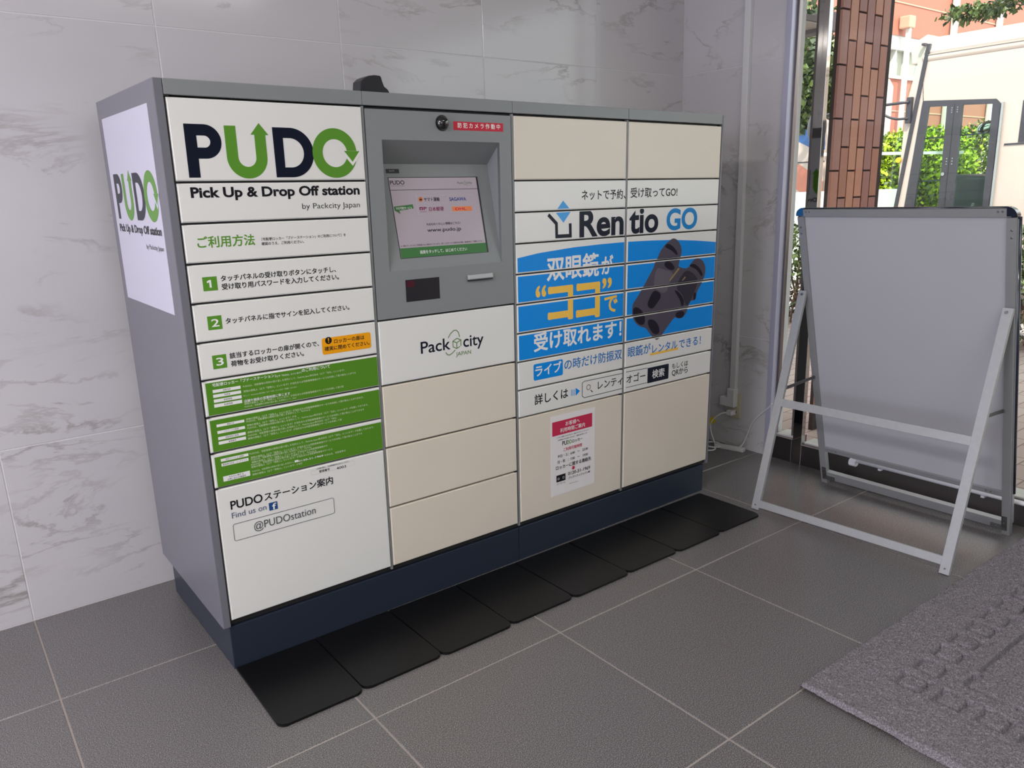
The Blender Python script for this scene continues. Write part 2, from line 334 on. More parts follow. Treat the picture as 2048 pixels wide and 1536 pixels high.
def build_print(name, shapes, fn, parent, clip=None, base=0.0003, step=0.00006):
    """join shapes [(V,F,ink)] into one mesh; clip = (x0,z0,x1,z1)"""
    bm = bmesh.new(); inks = []; lay = 0
    jobs = []
    for sh_ in shapes:
        V, F, col = sh_[:3]; d = sh_[3] if len(sh_) > 3 else 0
        if d <= 0: jobs.append((V, F, col, 1.0)); continue
        ks = 8 if d > .0007 else 4
        for k in range(ks):
            a = 2 * math.pi * (k + .5) / ks
            jobs.append((V + np.array([math.cos(a), math.sin(a)]) * d, F, col, 1.0 if k == 0 else .04))
    for V, F, col, inc in jobs:
        if clip is not None:
            x0, z0, x1, z1 = clip
            if V[:, 0].max() < x0 or V[:, 0].min() > x1 or V[:, 1].max() < z0 or V[:, 1].min() > z1: continue
        lay += inc; t = base + step * lay
        if col not in inks: inks.append(col)
        mi = inks.index(col)
        sub = bmesh.new(); vs = [sub.verts.new((p[0], p[1], 0)) for p in V]
        for f in F:
            try: sub.faces.new([vs[i] for i in f])
            except ValueError: pass
        if clip is not None and (V[:, 0].min() < x0 or V[:, 0].max() > x1 or V[:, 1].min() < z0 or V[:, 1].max() > z1):
            for co, no in (((x0, 0, 0), (-1, 0, 0)), ((x1, 0, 0), (1, 0, 0)), ((0, z0, 0), (0, -1, 0)), ((0, z1, 0), (0, 1, 0))):
                bmesh.ops.bisect_plane(sub, geom=list(sub.verts) + list(sub.edges) + list(sub.faces), plane_co=co, plane_no=no, clear_outer=True, dist=1e-7)
        mp = {}
        for f in sub.faces:
            q = []
            for v in f.verts:
                if v.index not in mp or True:
                    pass
                key = (round(v.co.x, 7), round(v.co.y, 7))
                if key not in mp: mp[key] = bm.verts.new(fn(v.co.x, v.co.y, t))
                q.append(mp[key])
            try:
                nf = bm.faces.new(q); nf.material_index = mi
            except ValueError: pass
        sub.free()
    if not bm.faces: bm.free(); return None
    me = bpy.data.meshes.new(name); bm.to_mesh(me); bm.free()
    for k in inks: me.materials.append(ink(k))
    o = bpy.data.objects.new(name, me); COL.objects.link(o); o.parent = parent
    return o

# measured print on the doors and on the notice (metres on the locker front)
GFX = [("t","Pick Up & Drop Off station",0.0535,1.2525,0.4908,1.2745,"black",0.85,"cap"),
 ("t","by Packcity Japan",0.3258,1.2187,0.4885,1.2323,"black",-0.1,"cap"),
 ("t","ご利用方法",0.055,1.1349,0.1936,1.1526,"green",0.4,"box"),
 ("t","［宅配便ロッカー「プドーステーション」のご利用について］を",0.2113,1.1445,0.4412,1.1516,"black",0.1,"box"),
 ("t","確認のうえ、ご利用ください。",0.2101,1.1331,0.3222,1.1387,"black",0.1,"box"),
 ("r",0.0559,1.0324,0.0903,1.0661,"green",0),
 ("one",0.0652,1.0399,0.0796,1.0585,"white",0.3,"box"),
 ("t","タッチパネルの受け取りボタンにタッチし、",0.0999,1.0523,0.4048,1.0616,"black",0.42,"box"),
 ("t","受け取り用パスワードを入力してください。",0.1,1.0318,0.4118,1.0392,"black",0.42,"box"),
 ("r",0.0561,0.9367,0.0906,0.9707,"green",0),
 ("t","2",0.0649,0.9439,0.084,0.963,"white",0.3,"box"),
 ("t","タッチパネルに指でサインを記入してください。",0.0998,0.9474,0.4359,0.9559,"black",0.42,"box"),
 ("r",0.0565,0.8384,0.0911,0.873,"green",0),
 ("t","3",0.0652,0.8462,0.0834,0.8658,"white",0.3,"box"),
 ("t","該当するロッカーの扉が開くので、",0.0998,0.8594,0.3389,0.871,"black",0.42,"box"),
 ("t","荷物をお受け取りください。",0.1008,0.8387,0.294,0.8478,"black",0.42,"box"),
 ("r",0.3474,0.8335,0.4941,0.8786,"amber",0.006),
 ("c",0.3672,0.8709,0.0098,"black"),
 ("p",[(0.3661,0.8695),(0.3683,0.8695),(0.3689,0.8775),(0.3655,0.8775)],"amber"),
 ("c",0.3672,0.8664,0.0015,"amber"),
 ("t","ロッカーの扉は",0.3831,0.8603,0.4742,0.8677,"black",0.35,"box"),
 ("t","確実に閉めてください。",0.3542,0.8427,0.4888,0.8497,"black",0.35,"box"),
 ("r",0.032,0.7225,0.5157,0.8057,"green2",0),
 ("t","宅配便ロッカー「プドーステーション」",0.0487,0.7944,0.2121,0.7997,"white",0.15,"box"),
 ("t","（以下「PUDO」といいます）",0.2113,0.7927,0.2831,0.7964,"white",0.0,"box"),
 ("t","のご利用について",0.2844,0.7954,0.3652,0.8013,"white",0.15,"box"),
 ("r",0.0479,0.7788,0.1179,0.7867,"white",0),
 ("t","保管目的",0.0731,0.7804,0.0927,0.7851,"black",0.2,"box"),
 ("r",0.0476,0.7665,0.1177,0.7744,"white",0),
 ("t","利用者",0.0753,0.7681,0.09,0.7728,"black",0.2,"box"),
 ("r",0.0477,0.7536,0.1178,0.762,"white",0),
 ("t","保管時間",0.0723,0.7553,0.0932,0.7603,"black",0.2,"box"),
 ("r",0.0471,0.7411,0.1177,0.7498,"white",0),
 ("t","利用時間",0.0716,0.7428,0.0932,0.7481,"black",0.2,"box"),
 ("t","PUDOは、宅配便等の荷物の受け渡しを目的として、Packcity Japan株式会社（以下「当社」といいます）",0.1239,0.7794,0.4058,0.7846,"pale",0.0,"box"),
 ("t","荷物の受取人（以下「受取人」といいます）が当社または宅配便事業者のサービスを利用して受け取ることができ",0.1238,0.7669,0.4405,0.7721,"pale",0.0,"box"),
 ("t","的として、Packcity Japan株式会社（以下「当社」といいます）が設置しております",0.1226,0.7558,0.2657,0.761,"pale",0.0,"box"),
 ("t","店舗や施設の営業時間に準じます",0.1226,0.7405,0.2457,0.7476,"white",0.2,"box"),
 ("t","荷物の受取人（以下「受取人」といいます）が当社または宅配便事業者のサービスを利用して受け取",0.1222,0.7342,0.4006,0.7394,"pale",0.0,"box"),
 ("t","PUDOは、宅配便等の荷物の受け渡しを目的として、Pack",0.122,0.7271,0.2616,0.7323,"pale",0.0,"box"),
 ("r",0.0315,0.6257,0.5168,0.7092,"green2",0),
 ("r",0.047,0.6896,0.1176,0.6966,"white",0),
 ("t","開錠方法",0.0736,0.691,0.091,0.6952,"black",0.2,"box"),
 ("r",0.0472,0.6719,0.1174,0.6794,"white",0),
 ("t","パスワードの管理",0.0637,0.6734,0.1009,0.6779,"black",0.2,"box"),
 ("r",0.0472,0.6556,0.1174,0.6634,"white",0),
 ("t","保管荷物の管理",0.0654,0.6572,0.0992,0.6618,"black",0.2,"box"),
 ("r",0.0469,0.6431,0.1169,0.6511,"white",0),
 ("t","管理番号",0.072,0.6447,0.0918,0.6495,"black",0.2,"box"),
 ("t","荷物の受取人（以下「受取人」といいます）が当社または宅配便事業者のサービスを利用して受け取ることができます。",0.1222,0.6927,0.459,0.698,"pale",0.0,"box"),
 ("t","PUDOは、宅配便等の荷物の受け渡しを目的として、Packcity Ja",0.1226,0.6859,0.298,0.6912,"pale",0.0,"box"),
 ("t","荷物の受取人（以下「受取人」といいます）が当",0.1228,0.6761,0.2566,0.6813,"pale",0.0,"box"),
 ("t","PUDOは、宅配便等の荷物の受け渡しを目的として、Packcity Japan株式会社（以下「当社」といいます）が設置しております。",0.1232,0.6679,0.4711,0.6731,"pale",0.0,"box"),
 ("t","荷物の受取人（以下「受取人」といいます）が当社または宅配便事業者のサービスを利用して受け取ることができます",0.122,0.6571,0.4578,0.6623,"pale",0.0,"box"),
 ("t","PUDOは、宅配便等の荷物の受け渡しを目的として、Packcity Japan株式会社（以下「当社」",0.1224,0.648,0.3724,0.6532,"pale",0.0,"box"),
 ("t","荷物の受取人（以下「受取人」といいます）が当社または宅配便事業者のサービスを利用して受",0.1214,0.6406,0.3868,0.6459,"pale",0.0,"box"),
 ("r",0.0318,0.5308,0.5168,0.6118,"green2",0),
 ("r",0.0469,0.5972,0.1183,0.6047,"white",0),
 ("t","防犯カメラによる録画",0.0593,0.5987,0.1059,0.6032,"black",0.2,"box"),
 ("r",0.0474,0.5843,0.1172,0.5924,"white",0),
 ("t","緊急時の対応・メンテナンス",0.0509,0.5859,0.1137,0.5908,"black",0.2,"box"),
 ("r",0.0475,0.5428,0.1172,0.5569,"white",0),
 ("t","PUDOに関する",0.0627,0.5501,0.1002,0.5552,"black",0.15,"box"),
 ("t","お問い合わせ連絡先",0.0582,0.5439,0.1058,0.5483,"black",0.15,"box"),
 ("t","PUDOは、宅配便等の荷物の受け渡しを目的として、Packcity Japan株式会社（以下「当社」といいます）が設置しております。",0.1218,0.5979,0.4847,0.6031,"pale",0.0,"box"),
 ("t","荷物の受取人（以下「受取人」といいます）が当社または宅配便事業者のサービスを利用して受け取ることができ",0.1234,0.5874,0.4464,0.5927,"pale",0.0,"box"),
 ("t","PUDOは、宅配便等の荷物の受け渡しを目的として、Packcity",0.1239,0.5809,0.2913,0.5862,"pale",0.0,"box"),
 ("t","荷物の受取人（以下「受取人」といいます）が当社または宅配便事業者のサ",0.1244,0.5744,0.3385,0.5796,"pale",0.0,"box"),
 ("t","PUDOは、宅配便等の荷物の受け渡しを目的として、Packcity Ja",0.1224,0.5672,0.3043,0.5725,"pale",0.0,"box"),
 ("t","荷物の受取人（以下「受取人」といいます）が当社または宅配便事業者のサービス",0.1218,0.5617,0.352,0.5669,"pale",0.0,"box"),
 ("t","PUDOは、宅配便等の荷物の受け渡しを目的とし",0.1232,0.5502,0.239,0.5554,"pale",0.0,"box"),
 ("t","荷物の受取人（以下「受取人」といいます）が当社",0.1223,0.5409,0.2619,0.5462,"pale",0.0,"box"),
 ("t","PUDOは、宅配便等の",0.3272,0.5482,0.3913,0.5534,"pale",0.0,"box"),
 ("t","0120-31-1969",0.2512,0.549,0.3232,0.5543,"white",0.3,"box"),
 ("r",0.2402,0.5503,0.2508,0.5562,"white",0),
 ("f",0.2838,0.502,0.4167,0.5148,"lightgrey",0.003,0.0005),
 ("t","ご利用の際は、下記管理番号をお伝えください。",0.2993,0.5144,0.4004,0.5143,"black",0,"box"),
 ("t","管理番号",0.3076,0.5037,0.3393,0.5095,"black",0.1,"box"),
 ("t","4003",0.3599,0.5007,0.3892,0.5081,"black",0.1,"box"),
 ("t","PUDO",0.0572,0.4625,0.1425,0.4850,"black",0.45,"cap"),
 ("t","ステーション案内",0.1477,0.4618,0.3457,0.4817,"black",0.3,"box"),
 ("t","Find us on",0.0575,0.4375,0.1501,0.4528,"bluegrey",0.05,"cap"),
 ("r",0.1573,0.4315,0.1807,0.4536,"fbblue",0),
 ("t","f",0.1657,0.4327,0.1779,0.4504,"white",0.3,"box"),
 ("f",0.0567,0.3723,0.344,0.421,"darkgrey",0.006,0.0013),
 ("t","@PUDOstation",0.1116,0.3885,0.2868,0.4092,"darkgrey",0.0,"cap"),
 ("t","Pack",0.655,0.7931,0.7595,0.8278,"navy",0.25,"cap"),
 ("t","city",0.8066,0.7925,0.8833,0.8279,"navy",0.25,"cap"),
 ("t","JAPAN",0.7781,0.7684,0.8343,0.7802,"olive",0.1,"cap"),
 ("l",[(0.752,0.828),(0.7616,0.8407),(0.7733,0.8483),(0.7832,0.848),(0.7905,0.8395),(0.7936,0.8258)],0.0026,"olive"),
 ("l",[(0.7414,0.7853),(0.7472,0.7772),(0.7556,0.7751),(0.7673,0.7809),(0.7762,0.7882)],0.0026,"olive"),
 ("l",[(0.7683,0.8158),(0.7835,0.823),(0.7981,0.8163),(0.7973,0.7974)],0.0026,"olive"),
 ("l",[(0.7683,0.8158),(0.7687,0.7984),(0.7821,0.7917),(0.7938,0.7967)],0.0026,"olive"),
 ("l",[(0.7683,0.8158),(0.7823,0.8096),(0.7981,0.8163)],0.0026,"olive"),
 ("l",[(0.7823,0.8096),(0.7821,0.7917)],0.0026,"olive"),
 ("t","ネットで予約、",1.297,1.219,1.5031,1.2512,"black",0.2,"box"),
 ("t","受け取ってGO!",1.5272,1.2215,1.7709,1.2514,"black",0.2,"box"),
 ("p",[(1.2156,1.2194),(1.1909,1.194),(1.2424,1.1943)],"sky"),
 ("p",[(1.1846,1.1819),(1.2483,1.1831),(1.2169,1.1491)],"sky"),
 ("l",[(1.1522,1.1769),(1.1863,1.1478),(1.1875,1.1067),(1.2473,1.1063),(1.2463,1.1462)],0.0118,"navy"),
 ("t","Ren",1.2875,1.1018,1.4955,1.1845,"navy",0.7,"cap"),
 ("t","tio",1.5239,1.1025,1.6729,1.1872,"navy",0.7,"cap"),
 ("t","GO",1.7173,1.1006,1.8892,1.1797,"gob",0.8,"box"),
 ("t","双眼鏡",1.1454,0.9655,1.3776,1.0435,"white",0.45,"box"),
 ("t","が",1.392,0.968,1.4463,1.0315,"white",0.45,"box"),
 ("t","“",1.0957,0.916,1.1405,0.9543,"yellow",0.5,"box"),
 ("t","コ",1.1514,0.8334,1.2549,0.9413,"yellow",0.9,"box"),
 ("t","コ",1.2772,0.8266,1.3806,0.9412,"yellow",0.9,"box"),
 ("t","”",1.3955,0.9174,1.4412,0.9544,"yellow",0.5,"box"),
 ("t","で",1.4077,0.8328,1.4703,0.8888,"yellow",0.5,"box"),
 ("t","受け取れます！",1.0868,0.7378,1.4927,0.781,"white",0.55,"box"),
 ("r",1.0831,0.64,1.2127,0.6958,"blue",0.006),
 ("t","ライブ",1.0912,0.6536,1.2058,0.6826,"white",0.4,"box"),
 ("t","の時だけ防振双",1.2197,0.6546,1.4978,0.68,"cyan",0.15,"box"),
 ("t","眼鏡が",1.5293,0.6542,1.6501,0.6782,"cyan",0.15,"box"),
 ("p",[(1.6483,0.6538),(1.8077,0.6555),(1.8082,0.6461),(1.6486,0.6447)],"yellow"),
 ("t","レンタル",1.6596,0.6522,1.8016,0.6793,"cyan",0.15,"box"),
 ("t","できる！",1.811,0.6498,1.9412,0.6786,"cyan",0.15,"box"),
 ("t","詳しくは",1.0862,0.5552,1.2361,0.585,"black",0.3,"box"),
 ("p",[(1.2504,0.5811),(1.2533,0.5809),(1.2533,0.5584),(1.2504,0.5586)],"sky"),
 ("p",[(1.2571,0.5807),(1.26,0.5805),(1.26,0.558),(1.2571,0.5581)],"sky"),
 ("p",[(1.2639,0.5802),(1.2667,0.5801),(1.2668,0.5575),(1.2639,0.5577)],"sky"),
 ("p",[(1.272,0.584),(1.2925,0.5701),(1.2721,0.5558)],"blue"),
 ("l",[(1.5051,0.5997),(1.3134,0.6012),(1.3026,0.5963),(1.3029,0.5489),(1.3137,0.5413),(1.5092,0.5428)],0.0020,"navy"),
 ("l",[(1.5211,0.6015),(1.6392,0.5988)],0.0020,"navy"),
 ("l",[(1.5226,0.5421),(1.6413,0.5427)],0.0020,"navy"),
 ("o",1.3333,0.5762,0.0100,0.0020,"black"),
 ("l",[(1.3434,0.564),(1.3534,0.5547)],0.0032,"black"),
 ("t","レンティ",1.3786,0.559,1.503,0.5765,"black",0.1,"box"),
 ("t","オゴー",1.5249,0.5573,1.6257,0.5822,"black",0.1,"box"),
 ("r",1.6375,0.5393,1.7557,0.5985,"navy",0.004),
 ("t","検索",1.6636,0.5535,1.7316,0.5817,"white",0.2,"box"),
 ("t","もしくは",1.775,0.5738,1.8689,0.5937,"black",0.1,"box"),
 ("t","QRから",1.7747,0.5432,1.8689,0.5626,"black",0.1,"box")]
NOTICE = [("r",1.1553,0.2031,1.3657,0.5009,"paper",0),
 ("r",1.1624,0.4279,1.3513,0.4788,"red",0),
 ("t","お客様へ",1.2235,0.4552,1.2904,0.4687,"white",0.15,"box"),
 ("t","利用時間ご案内",1.1986,0.4346,1.3156,0.4479,"white",0.15,"box"),
 ("t","いつもご利用いただきまして、誠にありがとうございます。",1.1826,0.4164,1.3359,0.4196,"black",0.0,"box"),
 ("t","利用時間は下記の通りとなります。ご理解の程お願いします",1.1885,0.4065,1.328,0.4097,"black",0.0,"box"),
 ("t","PU",1.2081,0.3859,1.2295,0.4017,"black",0.3,"box"),
 ("t","DO",1.2304,0.3858,1.2511,0.4007,"green",0.3,"box"),
 ("t","ロッカー",1.2542,0.3867,1.3042,0.3967,"black",0.1,"box"),
 ("t","ご利用可能時間",1.2135,0.3635,1.3012,0.3753,"red",0.2,"box"),
 ("t","平日・土：6:00　～　23:30",1.1861,0.3439,1.33,0.3541,"black",0.0,"box"),
 ("t","日・祝　：7:00　～　19:00",1.1866,0.3227,1.3302,0.3343,"black",0.0,"box"),
 ("t","ロッカーに関する連絡先",1.1783,0.3009,1.3465,0.3156,"black",0.2,"box"),
 ("p",[(1.2552,0.2981),(1.2652,0.2982),(1.2652,0.2918),(1.2696,0.2917),(1.2599,0.2841),(1.2502,0.2914),(1.2552,0.2917)],"red"),
 ("t","0120-31-1969",1.2349,0.2682,1.342,0.2807,"black",0.1,"box"),
 ("t","パックシティジャパン㈱",1.237,0.2533,1.3415,0.2627,"black",0.05,"box"),
 ("r",1.1799,0.2549,1.222,0.2802,"black",0),
 ("o",1.1896,0.2663,0.0042,0.0012,"paper"),
 ("o",1.2123,0.2668,0.0042,0.0012,"paper"),
 ("t","フリーダイヤル",1.1809,0.244,1.2221,0.2501,"black",0.1,"box"),
 ("t","Packcity",1.2417,0.2334,1.2827,0.2376,"black",0.0,"box")]
# ================================================================== SETTING
W = 2.578; D = 0.6812; ZC = 2.62
def struct(o): o['kind'] = 'structure'; return o
# floor: slab (grout) + single tiles
fl = struct(box('floor', (-4.0, -5.0, -0.08), (2.70, D + 0.1, -0.0015), M['grout_f']))
GX, GY, TP, GR = -0.382, 0.169, 0.6, 0.0045
def floor_tile_mesh(x0, x1, y0, y1):
    bm = bmesh.new(); cx, cy = (x0 + x1) / 2, (y0 + y1) / 2
    a, b = (x1 - x0) / 2, (y1 - y0) / 2
    top = [bm.verts.new((sx * (a - .0012), sy * (b - .0012), 0)) for sx, sy in ((-1, -1), (1, -1), (1, 1), (-1, 1))]
    bot = [bm.verts.new((sx * a, sy * b, -.0016)) for sx, sy in ((-1, -1), (1, -1), (1, 1), (-1, 1))]
    bm.faces.new(top)
    for i in range(4): bm.faces.new((bot[i], bot[(i + 1) % 4], top[(i + 1) % 4], top[i]))
    me = bpy.data.meshes.new('tile'); bm.to_mesh(me); bm.free(); me.materials.append(M['floor_tile']); return me
_fc = {}
for i in range(-6, 5):
    for j in range(-1, 9):
        x0 = GX + i * TP; x1 = x0 + TP; y1 = GY - (j - 0) * TP; y0 = y1 - TP
        x0, x1, y0, y1 = max(x0, -4.0), min(x1, 2.70), max(y0, -5.0), min(y1, D)
        if x1 - x0 < .02 or y1 - y0 < .02: continue
        x0 += GR / 2; x1 -= GR / 2; y0 += GR / 2; y1 -= GR / 2
        k = (round(x1 - x0, 3), round(y1 - y0, 3))
        if k not in _fc: _fc[k] = floor_tile_mesh(x0, x1, y0, y1)
        t = bpy.data.objects.new('tile', _fc[k]); COL.objects.link(t); t.parent = fl; t.location = ((x0 + x1) / 2, (y0 + y1) / 2, 0)
# ceiling, other walls
ceil = struct(box('ceiling', (-4.0, -5.0, ZC), (2.72, D + 0.1, ZC + 0.12), M['ceiling']))
struct(box('wall_front', (-4.0, -5.12, -0.05), (2.7, -5.0, ZC), M['plain_wall']))
wl_o = struct(box('wall_left', (-4.12, -0.2, -0.05), (-4.0, D + .1, ZC), M['plain_wall'])); 
struct(box('wall_left', (-4.12, -5.0, -0.05), (-4.0, -2.4, ZC), M['plain_wall'])); struct(box('wall_left', (-4.12, -2.4, 2.3), (-4.0, -0.2, ZC), M['plain_wall']))
# marble walls made of 600 x 1200 tiles
wb = struct(box('wall_back', (-4.0, D + .0012, -0.05), (W + .13, D + 0.12, ZC), M['grout_w']))
wr = struct(box('wall_right', (W + .0012, 0.124, -0.05), (W + 0.13, D + .02, ZC), M['grout_w']))
ZR = [0.0, 0.5533, 1.7542, ZC]
def wall_tile(parent, a0, a1, z0, z1, back):
    g = .0017; a0 += g; a1 -= g; z0 += g; z1 -= g
    bm = bmesh.new(); ha, hz = (a1 - a0) / 2, (z1 - z0) / 2
    if back: add_box(bm, (-ha, 0, -hz), (ha, .0025, hz)); loc = ((a0 + a1) / 2, D, (z0 + z1) / 2)
    else: add_box(bm, (0, -ha, -hz), (.0025, ha, hz)); loc = (W, (a0 + a1) / 2, (z0 + z1) / 2)
    o = fin(bm, 'tile', M['marble'], parent, bevel=.0008, seg=1); o.location = loc
xs = [-4.0] + [0.218 + .6 * k for k in range(-6, 4)] + [W]
for a0, a1 in zip(xs[:-1], xs[1:]):
    if a1 - a0 < .03: continue
    for z0, z1 in zip(ZR[:-1], ZR[1:]): wall_tile(wb, a0, a1, z0, z1, True)
for z0, z1 in zip(ZR[:-1], ZR[1:]): wall_tile(wr, 0.122, D - .001, z0, z1, False)
struct(box('trim_1', (W - .012, 0.096, 0.0), (W + .03, 0.122, ZC), M['trim_alu'], bevel=.002))
struct(box('wall_right', (2.58, -5.0, -0.05), (2.70, -2.3, ZC), M['plain_wall']))  # unseen solid stretch, added to cut the outdoor light entering the room
# facade: steel sill, mirror mullions, panes
win = empty('window_1', (2.6, 0, 0)); struct(win); 
def fpart(name, a, b, m, bevel=0):
    o = box(name, (a[0] - 2.6, a[1], a[2]), (b[0] - 2.6, b[1], b[2]), m, win, bevel); return o
fpart('sill', (2.575, -2.3, 0.0), (2.70, -0.062, 0.094), M['hairline_steel'], .002)
fpart('sill', (2.578, -0.017, 0.0), (2.70, 0.096, 0.108), M['hairline_steel'], .002)
fpart('sill_cap', (2.60, -2.3, 0.0945), (2.69, -0.062, 0.101), M['white_paint'])
fpart('sill_cap', (2.60, -0.017, 0.1085), (2.69, 0.08, 0.115), M['white_paint'])
fpart('mullion', (2.572, -0.070, 0.0), (2.598, -0.025, ZC), M['mirror_steel'], .0015)
fpart('mullion', (2.600, 0.086, 0.108), (2.622, 0.122, ZC), M['hairline_steel'], .0015)
fpart('seal', (2.612, 0.002, 0.116), (2.622, 0.0105, ZC), M['seal'])
fpart('pane', (2.613, 0.0105, 0.116), (2.621, 0.078, ZC), M['glass'])
fpart('pane', (2.613, -0.017, 0.116), (2.621, 0.002, ZC), M['glass'])
fpart('pane', (2.632, -1.02, 0.102), (2.642, -0.062, ZC), M['glass'])
fpart('pane', (2.632, -2.3, 0.102), (2.642, -1.026, ZC), M['glass'])
fpart('patch_fitting', (2.622, -1.05, 0.102), (2.652, -0.985, 0.21), M['alu'], .003)
# outside ground
struct(box('ground', (2.70, -9, -0.06), (6.6, 12, -0.005), M['paving']))
struct(box('road', (6.6, -14, -0.12), (40, 30, -0.06), M['road']))
struct(box('kerb', (6.45, -14, -0.12), (6.62, 30, 0.02), M['road'], bevel=.01))

# ceiling lamps (long recessed panels): the room's own light
def ceiling_lamp(x, y, sx, sy, power, lab):
    t = empty('ceiling_lamp', (x, y, ZC)); tag(t, lab, 'lamp')
    bm = bmesh.new(); h = .012
    for a, b in (((-sx/2-.02, -sy/2-.02, -h), (sx/2+.02, -sy/2, 0)), ((-sx/2-.02, sy/2, -h), (sx/2+.02, sy/2+.02, 0)), ((-sx/2-.02, -sy/2, -h), (-sx/2, sy/2, 0)), ((sx/2, -sy/2, -h), (sx/2+.02, sy/2, 0))): add_box(bm, a, b)
    fin(bm, 'frame', M['white_paint'], t)
    box('diffuser', (-sx/2, -sy/2, -.006), (sx/2, sy/2, -.001), mat('lamp diffuser', (250, 250, 248), .6, emit=(255, 250, 244), es=2.0), t)
    d = bpy.data.lights.new('ceiling_light', 'AREA'); d.shape = 'RECTANGLE'; d.size = sx; d.size_y = sy; d.energy = power; d.color = (1, .97, .93)
    o = bpy.data.objects.new('light', d); COL.objects.link(o); o.parent = t; o.location = (0, 0, -.02)
ceiling_lamp(-1.9, -1.5, 0.5, 1.2, 60, 'white ceiling panel lamp above and left of the camera')
ceiling_lamp(1.1, -2.3, 1.2, 0.4, 8, 'white ceiling panel lamp above the grey rug')

# ================================================================== PARCEL LOCKER
LK = empty('parcel_locker', (0, 0, 0), (R(0.7232), R(0.3322), R(0.5464)))
tag(LK, 'wide parcel locker with white, cream, green and blue doors against marble wall', 'locker')
X1, X2, X3, X4 = 0.5165, 1.0137, 1.5122, 2.0135; H = 1.5128; ZB = 0.131; DP = 0.596
Z = [1.4755, 1.2870, 1.1925, 1.0980, 1.0030, .9070, .8125, .7175, .6220, .5265, .1465]
Zr = [1.4735, 1.2830, 1.1875, 1.0915, .9960, .9005, .8055, .7110, .6160, .5215, .1455]
# frame / carcass
cb = bmesh.new()
for a, b in (((0.0215, 0.0125, ZB), (.5645, DP - .01, 1.476)), ((.5645, .075, ZB), (.9655, DP - .01, 1.476)), ((.9655, .0125, ZB), (2.013, DP - .01, 1.476)), ((.5645, .0125, ZB), (.9655, .075, 1.034)), ((.5645, .0125, 1.397), (.9655, .075, 1.476))): add_box(cb, a, b)
fin(cb, 'carcass', M['gap_dark'], LK)
box('side_panel', (0, 0, ZB), (0.0208, DP, H), M['side_panel'], LK, .0022)
sp = box('side_panel', (2.0142, 0.0005, ZB), (2.0242, DP, H - .001), M['side_panel'], LK, .0022)
for a, b in ((.0218, .5160), (.5170, 1.0140), (1.0150, 1.5120), (1.5130, 2.0138)):
    box('top_cap', (a, 0.0006, 1.4782), (b, DP, H), M['steel_grey'], LK, .002)
for a, b in ((.5135, .5195), (1.0115, 1.0185), (1.5065, 1.5140)):
    box('divider', (a, 0.0035, .137), (b, .013, 1.476), M['steel_grey'], LK)
box('plinth', (0.0174, 0.006, 0.0), (1.0135, DP - .03, 0.128), M['plinth'], LK, .002)
box('plinth', (1.0147, 0.006, 0.0), (2.002, DP - .03, 0.128), M['plinth'], LK, .002)
# door cells
cols = [(.0250, .5118), (.5212, 1.0070), (1.0195, 1.5045), (1.5155, 2.0105)]
G = 0.0026
def door_mesh(w_, h_, m):
    bm = bmesh.new(); v = add_box(bm, (-w_ / 2, 0, -h_ / 2), (w_ / 2, .012, h_ / 2))
    front = [e for e in bm.edges if all(abs(x.co.y) < 1e-6 for x in e.verts)]
    bmesh.ops.bevel(bm, geom=front, offset=.0026, segments=3, affect='EDGES')
    vert = []
    bmesh.ops.recalc_face_normals(bm, faces=list(bm.faces))
    me = bpy.data.meshes.new('locker_door'); bm.to_mesh(me); bm.free(); me.materials.append(m); return me
doors = []
_dm = {}
def door(ci, z1, z0, m, lab=None):
    x0, x1 = cols[ci]; z1 -= G; z0 += G
    k = (round(x1 - x0, 4), round(z1 - z0, 4), m)
    if k not in _dm: _dm[k] = door_mesh(x1 - x0, z1 - z0, M[m])
    o = bpy.data.objects.new('locker_door', _dm[k]); COL.objects.link(o); o.parent = LK; o.location = ((x0 + x1) / 2, 0, (z0 + z1) / 2)
    if lab: o['label'] = lab
    doors.append((o, x0, z0, x1, z1)); return o
cl = ['large white door with the black and green logo', 'white door with the station name', 'white door headed in green lettering', 'white door of step 1', 'white door of step 2', 'white door of step 3 with an orange notice',
      'upper of the three green printed doors', 'middle of the three green printed doors', 'lowest of the three green printed doors', 'tall white door at the bottom with the account name']
for i in range(10): door(0, Z[i], Z[i + 1], 'door_white', cl[i])
kz = [.9050, .7157, .5275, .3385, .1460]
for i in range(4): door(1, kz[i], kz[i + 1], 'door_white' if i == 0 else 'door_cream', 'white door with the cube logo below the kiosk' if i == 0 else None)
for ci in (2, 3):
    for i in range(10):
        white = 1 <= i <= 8
        side = 'left' if ci == 2 else 'right'
        lab = {1: 'white door of the first advert row, %s column', 2: 'white door with the big dark and blue name, %s column', 3: 'blue door at the curved top of the advert, %s column', 4: 'second blue advert door, %s column', 5: 'third blue advert door, %s column', 6: 'lowest blue advert door, %s column', 7: 'white advert door with blue sentence, %s column', 8: 'white advert door with the search box, %s column'}.get(i)
        door(ci, Zr[i], Zr[i + 1], 'door_white' if white else 'door_cream', lab % side if lab else None)
# hinge brackets in the gaps
def hinge(x, z):
    bm = bmesh.new(); add_box(bm, (x - .006, .0015, z - .0022), (x + .004, .012, z + .0022)); add_box(bm, (x - .002, -.0008, z - .0014), (x + .004, .004, z + .0014))
    fin(bm, 'hinge', M['black_plastic'], LK)
for z in Z[:-1]: hinge(.0275, z + (.001 if z > 1.4 else 0))
for z in [.9050, .7157, .5275, .3385]: hinge(1.0035, z)
for z in Zr[:-1]: hinge(1.5005, z); hinge(2.0065, z)

